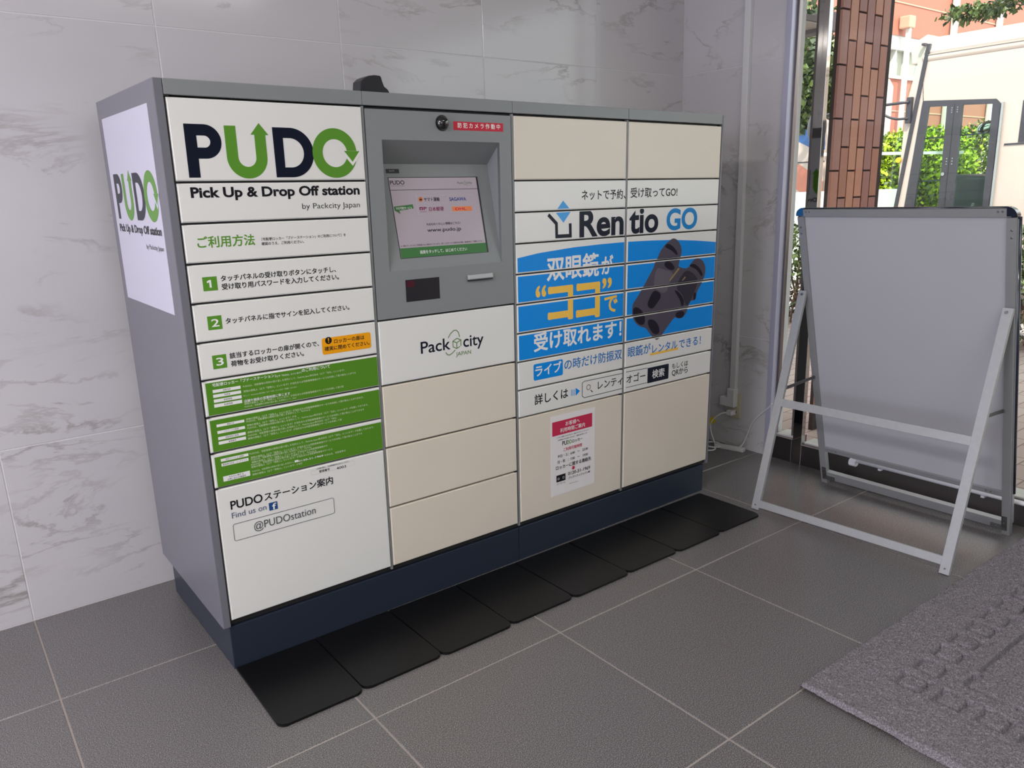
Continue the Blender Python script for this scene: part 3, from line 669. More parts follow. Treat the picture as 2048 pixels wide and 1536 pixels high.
# ---- kiosk panel with sloping screen recess
kx0, kx1, kz0, kz1 = .5225, 1.0068, .9080, 1.4700; hx0, hx1, hz0, hz1 = .567, .963, 1.040, 1.393
bm = bmesh.new()
add_box(bm, (kx0, 0, kz0), (hx0, .012, kz1)); add_box(bm, (hx1, 0, kz0), (kx1, .012, kz1)); add_box(bm, (hx0, 0, hz1), (hx1, .012, kz1)); add_box(bm, (hx0, 0, kz0), (hx1, .012, hz0))
bmesh.ops.remove_doubles(bm, verts=list(bm.verts), dist=1e-5)
kp = fin(bm, 'kiosk_panel', M['steel_grey'], LK)
bm = bmesh.new()
def q4(*p): return bm.faces.new([bm.verts.new(x) for x in p])
bt, tp_, fy = (hz0, .002), (1.3325, .066), 0.0005
q4((hx0, .002, hz0), (hx1, .002, hz0), (hx1, .066, 1.3325), (hx0, .066, 1.3325))
q4((hx0, .066, 1.3325), (hx1, .066, 1.3325), (hx1, fy, hz1), (hx0, fy, hz1))
for x in (hx0, hx1): bm.faces.new([bm.verts.new(p) for p in ((x, .002, hz0), (x, .066, 1.3325), (x, fy, hz1))])
rec = fin(bm, 'screen_recess', M['steel_grey'], LK)
sl = Vector((0, .064, .2925)).normalized(); nn_ = Vector((0, -sl.z, sl.y))
def scr(x, s, t): p = Vector((0, .002, 1.040)) + sl * s + nn_ * t; return (x, p.y, p.z)
def sq(name, x0, s0, x1, s1, t0, t1, m, parent):
    bm = bmesh.new(); prism(bm, [(x0, s0), (x1, s0), (x1, s1), (x0, s1)], scr, t0, t1); return fin(bm, name, m, parent)
bz = sq('screen_bezel', .6105, .0335, .9185, .2625, -.001, .0008, M['black_plastic'], rec)
dsp = sq('screen', .6120, .0345, .9120, .2605, .0009, .0014, M['screen'], LK); dsp['label'] = 'lit touch screen with green bottom bar'
dsp['label'] = 'lit touch screen with green bottom bar'
S_ = []
def st(s, x0, z0, x1, z1, c, b=0, mode='box'): S_.append(shape(('t', s, x0, z0, x1, z1, c, b, mode)))
def sr(x0, z0, x1, z1, c, r=0): S_.append(shape(('r', x0, z0, x1, z1, c, r)))
st('PUDO', .609 + .005, .2415, .661, .2530, 'black', .4); st('Pick Up & Drop Off station', .616, .2365, .660, .2390, 'black', .1)
st('Pack', .842, .2415, .862, .2475, 'darkgrey', .1); st('city', .877, .2400, .8955, .2475, 'darkgrey', .1); st('JAPAN', .872, .2360, .886, .2385, 'olive', 0)
S_.append(shape(('o', .8695, .2445, .006, .0008, 'olive')))
S_.append(shape(('l', [(.8655, .2455), (.8695, .2475), (.8735, .2455), (.8735, .241), (.8695, .239), (.8655, .241), (.8655, .2455), (.8695, .2435), (.8735, .2455)], .0006, 'olive')))
sr(.612, .2255, .912, .2268, 'bar_dark')
S_.append(shape(('c', .7055, .1985, .0068, 'orange2'))); S_.append(shape(('p', [(.7010, .196), (.7035, .2005), (.7060, .198), (.709, .202), (.7105, .197), (.7075, .1955)], 'black')))
st('ヤマト運輸', .7165, .1920, .7700, .2035, 'black', .35); st('SAGAWA', .8045, .1915, .8645, .2020, 'sagawa', .7)
S_.append(shape(('m', [rrect(.697, .1680, .7085, .1765, 0), rrect(.7005, .1695, .7050, .1735, 0)], 'maroon'))); st('P', .7105, .1680, .7215, .1765, 'maroon', .7); st('POST', .698, .1615, .721, .1640, 'maroon', .1)
st('日本郵便', .7285, .1635, .7795, .1750, 'maroon', .3); sr(.8090, .1610, .8800, .1745, 'dhl'); st('DHL', .8200, .1640, .8600, .1715, 'red', .8)
S_.append(shape(('f', .690, .1555, .893, .2085, 'lightgrey', .002, .0005)))
S_.append(shape(('p', [(.6150, .1680), (.6200, .1665), (.6330, .1583), (.6290, .1685), (.6775, .1730), (.6765, .1850), (.6140, .1800)], 'scrgreen'))); st('対応宅配サービス', .6200, .1715, .6720, .1790, 'white', .1)
st('PUDOのくわしい情報はこちら！', .7126, .1225, .8301, .1300, 'black', .05); st('www.pudo.jp', .7112, .1010, .8295, .1150, 'black', .2)
st('※一部のサービスはご利用頂けない場合がございます。詳しくはサービス提供元の宅配・配送会社へご確認ください。', .6155, .0660, .9040, .0705, 'black', .05)
sr(.612, .0345, .912, .0625, 'scrgreen'); st('画面をタッチして、はじめてください', .6759, .0430, .8396, .0530, 'white', .05)
build_print('screen_content', [s for s in S_ if s], scr, dsp, base=.00145, step=.00003)
sq('small_label', .6078, .2735, .6498, .2855, .0005, .0010, M['black_plastic'], rec)
o = build_print('label_text', [shape(('t', 'カメラ', .6180, .2775, .6340, .2820, 'lightgrey', .1, 'box'))], scr, rec, base=.0011)
# camera dome, sticker, scanner, receipt slot
bm = bmesh.new(); bmesh.ops.create_uvsphere(bm, u_segments=24, v_segments=14, radius=.0195); bmesh.ops.scale(bm, vec=(1, .8, 1), verts=list(bm.verts))
dm = fin(bm, 'camera_dome', M['dome'], kp, smooth=True); dm.location = (.7618, -.002, 1.4416)
bm = bmesh.new(); cyl(bm, (.7618, .001, 1.4416), (0, -1, 0), .0215, .003, 28); fin(bm, 'dome_ring', M['black_plastic'], kp)
fF = lambda x, z, t: (x, -t, z)
box('red_sticker', (.8000, -.0006, 1.4240), (.9775, .0002, 1.4475), ink('stickred'), kp)
build_print('sticker_text', [shape(('t', '防 犯 カ メ ラ 作 動 中', .8145, 1.4300, .9660, 1.4420, 'white', .35, 'box'))], fF, kp, base=.0007)
box('scanner_window', (.6157, -.0006, .9500), (.7297, .0004, 1.0130), M['scanner'], kp)
bm = bmesh.new(); add_box(bm, (.619, -.0010, .992), (.645, -.0007, 1.0095)); fin(bm, 'scanner_glow', M['scan_red'], kp)
bm = bmesh.new(); prism(bm, [(0, 1.0115), (-.006, 1.0105), (-.009, .9985), (-.008, .9960), (0, .9960)], lambda u, v, t: (t, u, v), .8300, .9215)
rs = fin(bm, 'receipt_slot', M['alu_lt'], kp, bevel=.0006, seg=1)
box('slot_opening', (.8310, -.0065, .9915), (.9205, 0.001, .9958), M['black_plastic'], rs)
# aerial on the roof
bm = bmesh.new()
prism(bm, [(.5190, H), (.5225, 1.5385), (.5330, 1.5475), (.5480, 1.5535), (.5640, 1.5560), (.5800, 1.5552), (.5835, 1.5520), (.5885, 1.5275), (.5960, 1.5260), (.6020, 1.5215), (.6070, H)], lambda u, v, t: (u, t, v), .012, .058)
ae = fin(bm, 'roof_aerial', M['black_plastic'], LK, bevel=.002, seg=2)
# feet of print: all front graphics, cut door by door
def pudo_logo(dx=0, dz=0):
    t = lambda pts: [(x + dx, z + dz) for x, z in pts]
    out = []
    Pl = [(.055, 1.2973), (.0813, 1.2973), (.0816, 1.3401)] + arc(.1, 1.3785, .0385, .0384, -90, 90, 24) + [(.0555, 1.4169)]
    Pi = [(.0820, 1.3649)] + arc(.0990, 1.3783, .0134, .0134, -90, 90, 16) + [(.0817, 1.3917)]
    out.append(('m', [t(Pl), t(Pi)], 'navy'))
    U = [(.1475, 1.4155), (.1475, 1.344)] + arc(.1970, 1.3440, .0495, .0495, 180, 360, 32)[1:] + [(.2465, 1.3967), (.2545, 1.3965), (.2326, 1.4238), (.2098, 1.3965), (.2190, 1.3967), (.2190, 1.344)] + arc(.1970, 1.344, .0220, .0222, 360, 180, 20)[1:] + [(.1747, 1.4158)]
    out.append(('m', [t(U)], 'green'))
    Do = [(.2658, 1.2969)] + arc(.3090, 1.3560, .0600, .0592, -90, 90, 30) + [(.2650, 1.4152)]
    Di = [(.2905, 1.3207)] + arc(.3075, 1.3557, .0350, .0350, -90, 90, 24) + [(.2905, 1.3907)]
    out.append(('m', [t(Do), t(Di)], 'navy'))
    out.append(('m', [t(arc(.4278, 1.3563, .0620, .0615, 0, 352, 44)), t(arc(.4278, 1.3563, .0345, .0348, 0, 350, 35))], 'green'))
    out.append(('p', t([(.4500, 1.3625), (.5000, 1.3625), (.5000, 1.3540), (.4764, 1.3250), (.4560, 1.3480), (.4560, 1.3600)]), 'whitelogo'))
    out.append(('p', t([(.4535, 1.3623), (.4979, 1.3623), (.4764, 1.3352)]), 'green'))
    return out
C['whitelogo'] = (232, 232, 226)
BIN = dict(body=[(1.7399, 1.0661), (1.7568, 1.0729), (1.7789, 1.0669), (1.7998, 1.0458), (1.8086, 1.0222), (1.8022, 1.0024), (1.7927, 0.974), (1.7909, 0.9669), (1.8158, 0.9578), (1.8475, 0.9555), (1.8644, 0.9749), (1.8863, 0.9896), (1.914, 0.9892), (1.9408, 0.9725), (1.9536, 0.9446), (1.947, 0.918), (1.9301, 0.8891), (1.906, 0.864), (1.8989, 0.8298), (1.8851, 0.8282), (1.871, 0.8311), (1.8541, 0.8071), (1.8485, 0.785), (1.8267, 0.7677), (1.7995, 0.7677), (1.781, 0.7773), (1.7554, 0.7563), (1.7258, 0.7299), (1.709, 0.714), (1.6879, 0.6988), (1.6704, 0.7055), (1.6438, 0.7282), (1.6217, 0.7544), (1.5923, 0.7609), (1.5629, 0.7788), (1.5478, 0.8063), (1.5469, 0.8349), (1.5505, 0.8515), (1.5722, 0.872), (1.5997, 0.9034), (1.6313, 0.9432), (1.6552, 0.9725), (1.6607, 0.989), (1.6787, 1.0104), (1.6825, 1.0214), (1.7046, 1.0455), (1.7232, 1.0571)],
 barrelR=[(1.8253, 0.9483), (1.8617, 0.9455), (1.9099, 0.9119), (1.9025, 0.8825), (1.8605, 0.814), (1.8375, 0.8164), (1.8214, 0.8599), (1.7752, 0.8878)],
 prism=[(1.672, 0.9713), (1.702, 0.9633), (1.7721, 0.9465), (1.7394, 0.9026), (1.7319, 0.8771), (1.7061, 0.8736), (1.6582, 0.8982), (1.6608, 0.938)],
 tube=[(1.7534, 0.8839), (1.7717, 0.8705), (1.8046, 0.8376), (1.806, 0.8136), (1.7008, 0.801), (1.6497, 0.795), (1.6779, 0.8327), (1.7323, 0.8683)],
 lens1=[(1.5651, 0.8386), (1.59, 0.8275), (1.6115, 0.805), (1.6174, 0.7811), (1.6087, 0.7662), (1.5879, 0.7686), (1.5647, 0.7872), (1.5517, 0.8116), (1.5511, 0.8316)],
 lens2=[(1.6502, 0.7832), (1.6762, 0.7714), (1.6944, 0.7486), (1.6975, 0.7274), (1.6827, 0.7203), (1.6609, 0.7275), (1.6409, 0.7492), (1.6295, 0.771), (1.6333, 0.7822)],
 knob=[(1.6585, 0.8896), (1.6886, 0.8811), (1.7023, 0.8624), (1.6776, 0.8386), (1.6571, 0.8204), (1.6358, 0.8255), (1.6248, 0.8411), (1.6385, 0.8656)],
 band1=[(1.7234, 1.0543), (1.7406, 1.0519), (1.7674, 1.0362), (1.7861, 1.015), (1.7821, 1.0066), (1.7504, 1.0286), (1.7089, 1.0438)],
 band2=[(1.8602, 0.9693), (1.8876, 0.9703), (1.9215, 0.947), (1.9371, 0.9248), (1.9283, 0.9165), (1.8982, 0.9487), (1.8538, 0.9624)],
 hinge=[(1.7178, 0.9908), (1.7438, 0.989), (1.7711, 0.9669), (1.7673, 0.9556), (1.7454, 0.9558), (1.7101, 0.9742)],
 ridge=[(1.7711, 0.8823), (1.803, 0.8675), (1.827, 0.8414), (1.8329, 0.8168), (1.815, 0.8127), (1.8092, 0.8372), (1.7854, 0.8633)],
 gold1=[(1.7912, 0.9611), (1.8003, 0.9575), (1.7475, 0.915), (1.7408, 0.9185)], gold2=[(1.8311, 0.9258), (1.8358, 0.9224), (1.8185, 0.9106), (1.8139, 0.9124)],
 foot=[(1.789, 0.7944), (1.8204, 0.7971), (1.8393, 0.786), (1.8266, 0.7692), (1.7994, 0.7692), (1.7831, 0.7801)], lug=[(1.8854, 0.8599), (1.9017, 0.8584), (1.8988, 0.8314), (1.8849, 0.8312)])
BC = dict(body='bin1', barrelR='bin2', prism='bin4', tube='bin1', lens1='bin3', lens2='bin3', knob='bin3', band1='bin3', band2='bin3', hinge='bin3', ridge='bin3', gold1='gold', gold2='gold', foot='bin3', lug='bin3')
arcL = [(1.0195, 1.0470), (1.0257, 1.0478), (1.1109, 1.0582), (1.2563, 1.0675), (1.3852, 1.0710), (1.5051, 1.0722), (1.5219, 1.0722), (1.6375, 1.0702), (1.759, 1.0662), (1.8874, 1.057), (2.0093, 1.0454), (2.012, 1.0450)]
front = pudo_logo()
# blue fields: one per door with a white rim left around them
for ci in (2, 3):
    for i in range(3, 7):
        x0, x1 = cols[ci]; z1 = Zr[i] - G; z0 = Zr[i + 1] + G; m_ = .0042
        if i > 3: front.append(('r', x0 + m_, z0 + m_, x1 - m_, z1 - m_, 'blue', 0))
        else:
            pts = [(x0 + m_, z0 + m_), (x1 - m_, z0 + m_)]
            top = [p for p in arcL if x0 + m_ < p[0] < x1 - m_]
            def za(x):
                for a, b in zip(arcL[:-1], arcL[1:]):
                    if a[0] <= x <= b[0]: return a[1] + (b[1] - a[1]) * (x - a[0]) / (b[0] - a[0])
            top = [(x0 + m_ + (x1 - x0 - 2 * m_) * k / 24) for k in range(25)]
            pts += [(x, za(x)) for x in reversed(top)]
            front.append(('p', pts, 'blue'))
def soften(p, n=2):
    for _ in range(n):
        q = []
        for a, b in zip(p, p[1:] + p[:1]): q += [(a[0] * .75 + b[0] * .25, a[1] * .75 + b[1] * .25), (a[0] * .25 + b[0] * .75, a[1] * .25 + b[1] * .75)]
        p = q
    return p
for k, v in BIN.items(): front.append(('p', v if 'gold' in k else soften(v), BC[k]))
front += GFX
shapes = [s for s in (shape(e) for e in front) if s]
for o, x0, z0, x1, z1 in doors:
    fn = (lambda cx, cz: (lambda x, z, t: (x - cx, -t, z - cz)))(o.location.x, o.location.z)
    p = build_print('printed_film', shapes, fn, o, clip=(x0 + .0025, z0 + .0018, x1 - .0025, z1 - .0018))
# side films, left and right end of the locker
side_txt = pudo_logo(0, -.0997) + [('t', 'Pick Up & Drop Off station', .0485, 1.1645, .4825, 1.1832, 'black', .85, 'cap'), ('t', 'by Packcity Japan', .3195, 1.1268, .4815, 1.1385, 'black', -.1, 'cap')]
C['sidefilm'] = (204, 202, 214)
side_txt = [e if e[2] != 'whitelogo' else (e[0], e[1], 'sidefilm') for e in side_txt]
f1 = box('side_film', (-.0008, .0655, .9730), (.0004, .5480, 1.4645), ink('sidefilm'), LK); f1['label'] = 'pale film with the logo on the left end'
build_print('printed_text', [shape(e) for e in side_txt], lambda x, z, t: (-t - .0007, .5646 - x, z), f1)
f2 = box('side_film', (2.0240, .0655, .9730), (2.0250, .5480, 1.4645), ink('sidefilm'), LK); f2['label'] = 'pale film with the logo on the right end'
build_print('printed_text', [shape(e) for e in side_txt], lambda x, z, t: (2.0249 + t, .049 + x, z), f2)
# notice sheet taped on the cream door (hangs on the door, a thing of its own)
nx, nz = 1.2605, .352
nt = empty('notice_sheet'); nt.matrix_world = LK.matrix_basis @ Matrix.Translation((nx, -.0012, nz))
tag(nt, 'white paper notice with a red heading taped on the lower cream door', 'notice')
NTs = [shape(e) for e in NOTICE if not (e[0] == 'r' and e[5] == 'paper')]
QD = [(1.1560, .2040), (1.3660, .2065), (1.3655, .4985), (1.1555, .5005)]
bm = bmesh.new(); prism(bm, QD, lambda u, v, t: (u - nx, t, v - nz), 0.0002, .0008); fin(bm, 'paper', ink('paper'), nt)
build_print('printed_text', [s for s in NTs if s], lambda x, z, t: (x - nx, -t, z - nz), nt, base=.0001)
LK_M = Matrix.LocRotScale(None, LK.rotation_euler, None)
nt.matrix_world = LK_M @ Matrix.Translation((nx, -.0012, nz))

# ================================================================== BLACK MATS
mx_ = [.018, .2475, .4900, .7350, .9800, 1.2270, 1.4720, 1.7120, 1.9560]
order = ['nearest the camera', 'second from the camera', 'third from the camera', 'fourth from the camera', 'fourth from the whiteboard end', 'third from the whiteboard end', 'second from the whiteboard end', 'beside the whiteboard stand']
for i in range(8):
    x0 = mx_[i] + .0012; x1 = mx_[i + 1] - .0012; yb = .0 ; yf = -.322 + .0022 * i + (.004 if i % 2 else 0)
    cx, cy = (x0 + x1) / 2, (yb + yf) / 2; a, b = (x1 - x0) / 2, (yb - yf) / 2
    pts = [(a, b), (-a, b)] + arc(-a + .022, -b + .022, .022, .022, 180, 270, 6) + arc(a - .022, -b + .022, .022, .022, 270, 360, 6)
    bm = bmesh.new(); prism(bm, pts, lambda u, v, t: (u, v, t), .0, .007)
    tops = [e for e in bm.edges if all(v.co.z > .006 for v in e.verts)]
    bmesh.ops.bevel(bm, geom=tops, offset=.0018, segments=2, affect='EDGES')
    o = fin(bm, 'rubber_mat', M['mat_black'], None); o.location = (cx, cy, 0.0); o.rotation_euler = (0, 0, R((-.3, .25, .1, -.2, .3, -.1, .2, -.3)[i]))
    tag(o, 'black rubber mat under the locker plinth, ' + order[i], 'mat', 'black rubber mats along the locker')

# ================================================================== WHITEBOARD A-FRAME
WB = empty('whiteboard_stand', (2.23, -.62, 0)); tag(WB, 'double-legged aluminium whiteboard stand, its grey back to the room', 'whiteboard')
def wl_(p): return (p[0] - 2.23, p[1] + .62, p[2])
def bx(z): return 2.457 - .26506 * z      # board plane
def fx(z): return 1.996 + .2809 * z       # rear leg plane
nB = Vector((1, 0, .26506)).normalized(); nF = Vector((1, 0, -.2809)).normalized()
def wbar(name, p0, p1, wd, w_, t_, m, par=None, bevel=.0008): return bar(name, wl_(p0), wl_(p1), wd, w_, t_, m, par or WB, bevel)
yl, yr = -.2635, -.9765
for y_, s in ((yl, 1), (yr, -1)):
    r1 = wbar('side_rail', (bx(0) + .012, y_, 0.0), (bx(1.1255) + .012, y_, 1.1255), (0, 1, 0), .027, .024, M['alu'])
    # outer rounded black edge
    tube('edge_strip', [wl_((bx(.17) + .020, y_ + s * .017, .17)), wl_((bx(1.125) + .020, y_ + s * .017, 1.125))], .0062, M['corner_black'], WB, 8, 0)
    wbar('edge_band', (bx(.05) + .018, y_ + s * .0150, .05), (bx(1.12) + .018, y_ + s * .0150, 1.12), (0, 1, 0), .004, .016, M['alu'])
    for zz in (1.085, 1.062):
        bm = bmesh.new(); cyl(bm, wl_((bx(zz) - .0005, y_ + s*.002, zz)), -nB, .0038, .0015, 10, .0028); fin(bm, 'rivet', M['rivet'], WB)
wbar('top_rail', (bx(1.1395) + .012, yl - .0, 1.1395), (bx(1.1395) + .012, yr + .0, 1.1395), (-.265, 0, 1), .026, .024, M['alu'])
tube('edge_strip', [wl_((bx(1.153) + .014, yl - .005, 1.153)), wl_((bx(1.153) + .014, yr + .005, 1.153))], .004, M['corner_black'], WB, 8, 0)
for y_, s, mm in ((yl, 1, 'corner_blue'), (yr, -1, 'corner_black')):   # rounded corner caps
    pts = [(0, 0)] + [(math.cos(R(a)) * .030, math.sin(R(a)) * .030) for a in range(0, 91, 10)]
    bm = bmesh.new(); z0 = 1.1265
    def cf(u, v, t, y_=y_, s=s, z0=z0):
        z = z0 + v; return wl_((bx(z) + t, y_ - s * .0125 + s * u, z))
    prism(bm, pts, cf, -.002, .026); fin(bm, 'corner_cap', M[mm], WB, .001, 1)
    for yy in (.018, .031):
        bm = bmesh.new(); cyl(bm, wl_((bx(1.141) - .0005, y_ - s * yy - s * .006, 1.141)), -nB, .0034, .0015, 10, .0026); fin(bm, 'rivet', M['rivet'], WB)
bm = bmesh.new(); prism(bm, [(yl - .010, .165), (yr + .010, .165), (yr + .010, 1.130), (yl - .010, 1.130)], lambda u, v, t: wl_((bx(v) + t, u, v)), .008, .020)
fin(bm, 'board_panel', M['board_back'], WB)
wbar('bottom_rail', (bx(.166) + .010, yl - .012, .166), (bx(.166) + .010, yr + .012, .166), (-.265, 0, 1), .021, .022, M['alu'])
wbar('cross_bar', (bx(.040) + .012, yl - .0135, .040), (bx(.040) + .012, yr + .0135, .040), (-.265, 0, 1), .036, .022, M['alu'])
for y_, s in ((yl, 1), (yr, -1)):
    bm = bmesh.new(); obox(bm, wl_((bx(.02) - .001, y_ - s * .004, .018)), wl_((bx(.075) - .001, y_ - s * .004, .075)), (0, 1, 0), .018, .0016); obox(bm, wl_((bx(.028) - .001, y_, .030)), wl_((bx(.028) - .001, y_ - s * .05, .030)), (0, 0, 1), .018, .0016)
    br = fin(bm, 'angle_bracket', M['dark_steel'], WB)
    for yy, zz in ((.004, .065), (.004, .048), (.030, .030), (.043, .030)):
        bm = bmesh.new(); cyl(bm, wl_((bx(zz) - .002, y_ - s * yy, zz)), -nB, .003, .0015, 8); fin(bm, 'screw', M['rivet'], br)
for yy in (.05, .065):
    for y_, s in ((yl, 1), (yr, -1)):
        bm = bmesh.new(); cyl(bm, wl_((bx(.163) - .001, y_ - s * yy, .163)), -nB, .003, .0012, 8); fin(bm, 'rivet', M['rivet'], WB)
# rear leg frame
ly_, ry_ = -.2480, -.9755
for y_, s in ((ly_, 1), (ry_, -1)):
    lg = wbar('leg', (fx(0) , y_, 0.0), (fx(.842), y_, .842), (0, 1, 0), .032, .014, M['alu_lt'])
    bm = bmesh.new(); cyl(bm, wl_((fx(.83) - .012, y_ - s * .002, .83)), (1, 0, 0), .005, .03, 10); fin(bm, 'pivot_bolt', M['rivet'], WB)
    bm = bmesh.new(); cyl(bm, wl_((fx(.02) - .008, y_, .02)), -nF, .003, .0015, 8); fin(bm, 'screw', M['dark_steel'], lg)
wbar('leg_cross_bar', (fx(.418), ly_ - .015, .418), (fx(.424), ry_ + .015, .424), (.28, 0, 1), .031, .012, M['alu_lt'])
wbar('leg_cross_bar', (fx(.024), ly_ - .015, .024), (fx(.040), ry_ + .015, .040), (.28, 0, 1), .029, .012, M['alu_lt'])
for y_, z0, z1 in ((-.262, .474, .486), (-.963, .494, .484)):
    mid = .5
    b_ = wbar('brace', (fx(z0) + .004, y_ - .0, z0), (bx(z1) + .002, y_, z1), (0, 0, 1), .013, .003, M['dark_steel'])
    for px_, pz in ((fx(z0) + .006, z0), (bx(z1) - .002, z1)):
        bm = bmesh.new(); cyl(bm, wl_((px_, y_ - .004, pz)), (0, 1, 0), .0045, .008, 10); fin(bm, 'pin', M['rivet'], b_)
# white rod on the sill behind the board
bm = bmesh.new(); cyl(bm, (0, 0, 0), (0, -1, 0), .0085, 1.05, 14)
rod = empty('curtain_rod', (2.545, -.335, .0995)); tag(rod, 'white rod with an end cap lying along the steel sill behind the whiteboard', 'rod')
fin(bm, 'rod', M['rod'], rod, smooth=True)
bm = bmesh.new(); cyl(bm, (0, .012, -.010), (0, -1, 0), .017, .030, 18); fin(bm, 'end_cap', M['rod'], rod, .002, 1)
for y_ in (-.12, -.52, -.95): box('bracket', (-.006, y_ - .006, -.016), (.031, y_ + .006, -.008), M['rod'], rod)

# ================================================================== CABLES AND OUTLET
cd = empty('cable_duct', (W, .31, 1.4)); tag(cd, 'white cable duct running down the marble wall to the outlet', 'duct')
box('duct_cover', (-.022, -.0160, -1.13), (-.0002, .0160, 1.2), M['white_plastic'], cd, .003)
bm = bmesh.new(); add_box(bm, (-.034, -.0220, -1.195), (-.0002, .022, -1.105)); add_box(bm, (-.034, .016, -1.195), (-.0002, .062, -1.150)); fin(bm, 'elbow_box', M['white_plastic'], cd, .003, 1)
ou = empty('wall_outlet', (W, .292, .208)); tag(ou, 'beige wall outlet under the end of the white duct', 'outlet')
box('plate', (-.007, -.022, -.060), (-.0002, .045, .062), M['outlet'], ou, .003)
for z in (-.030, .0, .030): 
    for y in (-.002, .012): box('socket_slot', (-.0085, y, z - .005), (-.0065, y + .003, z + .005), M['gap_dark'], ou)
pc = empty('power_cord', (W, .33, .16)); tag(pc, 'white power cord plugged in low on the wall, coiled on the floor', 'cord')
def pl(p): return (p[0] - W, p[1] - .33, p[2] - .16)
bm = bmesh.new(); add_box(bm, pl((W - .045, .292, .165)), pl((W - .008, .322, .190))); fin(bm, 'plug', M['white_plastic'], pc, .004, 2)
tube('cord', [pl(p) for p in [(W - .04, .315, .178), (W - .055, .345, .172), (W - .06, .385, .135), (W - .06, .405, .10), (W - .055, .40, .06), (W - .05, .385, .02), (W - .07, .36, .007), (W - .13, .31, .007), (W - .17, .335, .007), (W - .15, .40, .007), (W - .08, .42, .012), (W - .035, .37, .014), (W - .07, .315, .010), (W - .13, .335, .014), (W - .12, .39, .014), (W - .06, .40, .018), (W - .08, .46, .012), (W - .16, .50, .007), (W - .3, .52, .007), (W - .45, .50, .007)]], .0038, M['cord'], pc, 8, 3)
bm = bmesh.new(); prism(bm, [(.385, .150), (.425, .118), (.412, .095), (.368, .124)], lambda u, v, t: pl((W - .062 + t, u, v)), 0, .0012); fin(bm, 'yellow_tag', M['yellow_tag'], pc)
c2 = empty('extension_cord', (W, .16, .1)); tag(c2, 'white cord hanging from the window edge down to the floor strip', 'cord')
def p2(p): return (p[0] - W, p[1] - .16, p[2] - .1)
tube('cord', [p2(p) for p in [(W - .016, .088, .262), (W - .010, .105, .240), (W - .008, .145, .205), (W - .008, .195, .150), (W - .008, .218, .090), (W - .008, .235, .040), (W - .020, .250, .008), (W - .05, .285, .007), (W - .060, .315, .007)]], .0036, M['cord'], c2, 8, 3)
bm = bmesh.new(); add_box(bm, (-.016, -.075, 0), (.016, .075, .018)); pw = fin(bm, 'plug_strip', M['white_plastic'], c2, .004, 2); pw.location = p2((W - .055, .285, 0)); pw.rotation_euler = (0, 0, R(14))

# ================================================================== RUG
nx_, ny_ = 620, 470; LX, LY = 1.46, 1.12
u = np.linspace(0, LX, nx_); v = np.linspace(0, LY, ny_); U, V_ = np.meshgrid(u, v, indexing='ij')
def smooth_noise(n1, n2, f):
    g = RNG.random((int(n1 * f) + 3, int(n2 * f) + 3)); a = np.linspace(0, g.shape[0] - 2.001, n1); b = np.linspace(0, g.shape[1] - 2.001, n2)
    ia = a.astype(int); ib = b.astype(int); fa = (a - ia)[:, None]; fb = (b - ib)[None, :]; fa = fa * fa * (3 - 2 * fa); fb = fb * fb * (3 - 2 * fb)
    return (g[ia][:, ib] * (1 - fa) * (1 - fb) + g[ia + 1][:, ib] * fa * (1 - fb) + g[ia][:, ib + 1] * (1 - fa) * fb + g[ia + 1][:, ib + 1] * fa * fb)
Hh = .0180 + .0045 * (RNG.random((nx_, ny_)) - .5) + .0036 * (smooth_noise(nx_, ny_, .33) - .5) + .0025 * (smooth_noise(nx_, ny_, .05) - .5)
def groove(d, w): return np.clip((w * .7 - np.abs(d)) / .002, 0, 1)
cut_ = np.zeros_like(Hh)
def sqring(cu_, cv_, h):
    global cut_
    d = np.maximum(np.abs(U - cu_), np.abs(V_ - cv_)) - h - .001
    cut_ = np.maximum(cut_, np.clip((.0070 - np.abs(d)) / .0015, 0, 1))
wob = .003 * (smooth_noise(nx_, ny_, .02) - .5)
U = U + wob
for k in range(13): sqring(.217 + .0965 * k, .176, .0285)
for k in range(1, 10): sqring(.217, .176 + .0965 * k, .0285)
def hl(x0, x1, y):
    global cut_
    m_ = (U > x0) & (U < x1); cut_ = np.maximum(cut_, groove(V_ - y, .0095) ** .6 * m_)
def vl(x, y0, y1):
    global cut_
    m_ = (V_ > y0) & (V_ < y1); cut_ = np.maximum(cut_, groove(U - x, .0095) ** .6 * m_)
vl(.305, .262, LY); hl(.305, .365, .262); vl(.365, .240, .262); hl(.365, .39, .275); hl(.39, 1.2, .262)
hl(.305, .40, .42)
Hh -= cut_ * .0180
edge = np.minimum(np.minimum(U, LX - U), np.minimum(V_, LY - V_)); Hh *= np.clip(edge / .006, 0, 1) ** .5
Hh = np.clip(Hh, .0005, None)
Pn = np.stack([U - wob + .0015 * (RNG.random(U.shape) - .5), -V_ + .0015 * (RNG.random(U.shape) - .5), Hh], -1).reshape(-1, 3)
me = bpy.data.meshes.new('rug'); ii, jj = np.meshgrid(np.arange(nx_ - 1), np.arange(ny_ - 1), indexing='ij'); a_ = (ii * ny_ + jj).ravel()
F_ = np.stack([a_, a_ + 1, a_ + ny_ + 1, a_ + ny_], -1)
me.vertices.add(len(Pn)); me.vertices.foreach_set('co', Pn.ravel().astype(np.float32)); me.loops.add(F_.size); me.loops.foreach_set('vertex_index', F_.ravel().astype(np.int32))
me.polygons.add(len(F_)); me.polygons.foreach_set('loop_start', np.arange(0, F_.size, 4, dtype=np.int32)); me.update(calc_edges=True); me.validate()
me.materials.append(M['rug'])
rug = bpy.data.objects.new('rug', me); COL.objects.link(rug); rug.location = (1.109, -1.026, 0.0003); rug.rotation_euler = (0, 0, R(-.45))
rug.location.z = .0005
tag(rug, 'grey plush rug with embossed squares and a border line on the tiles', 'rug')
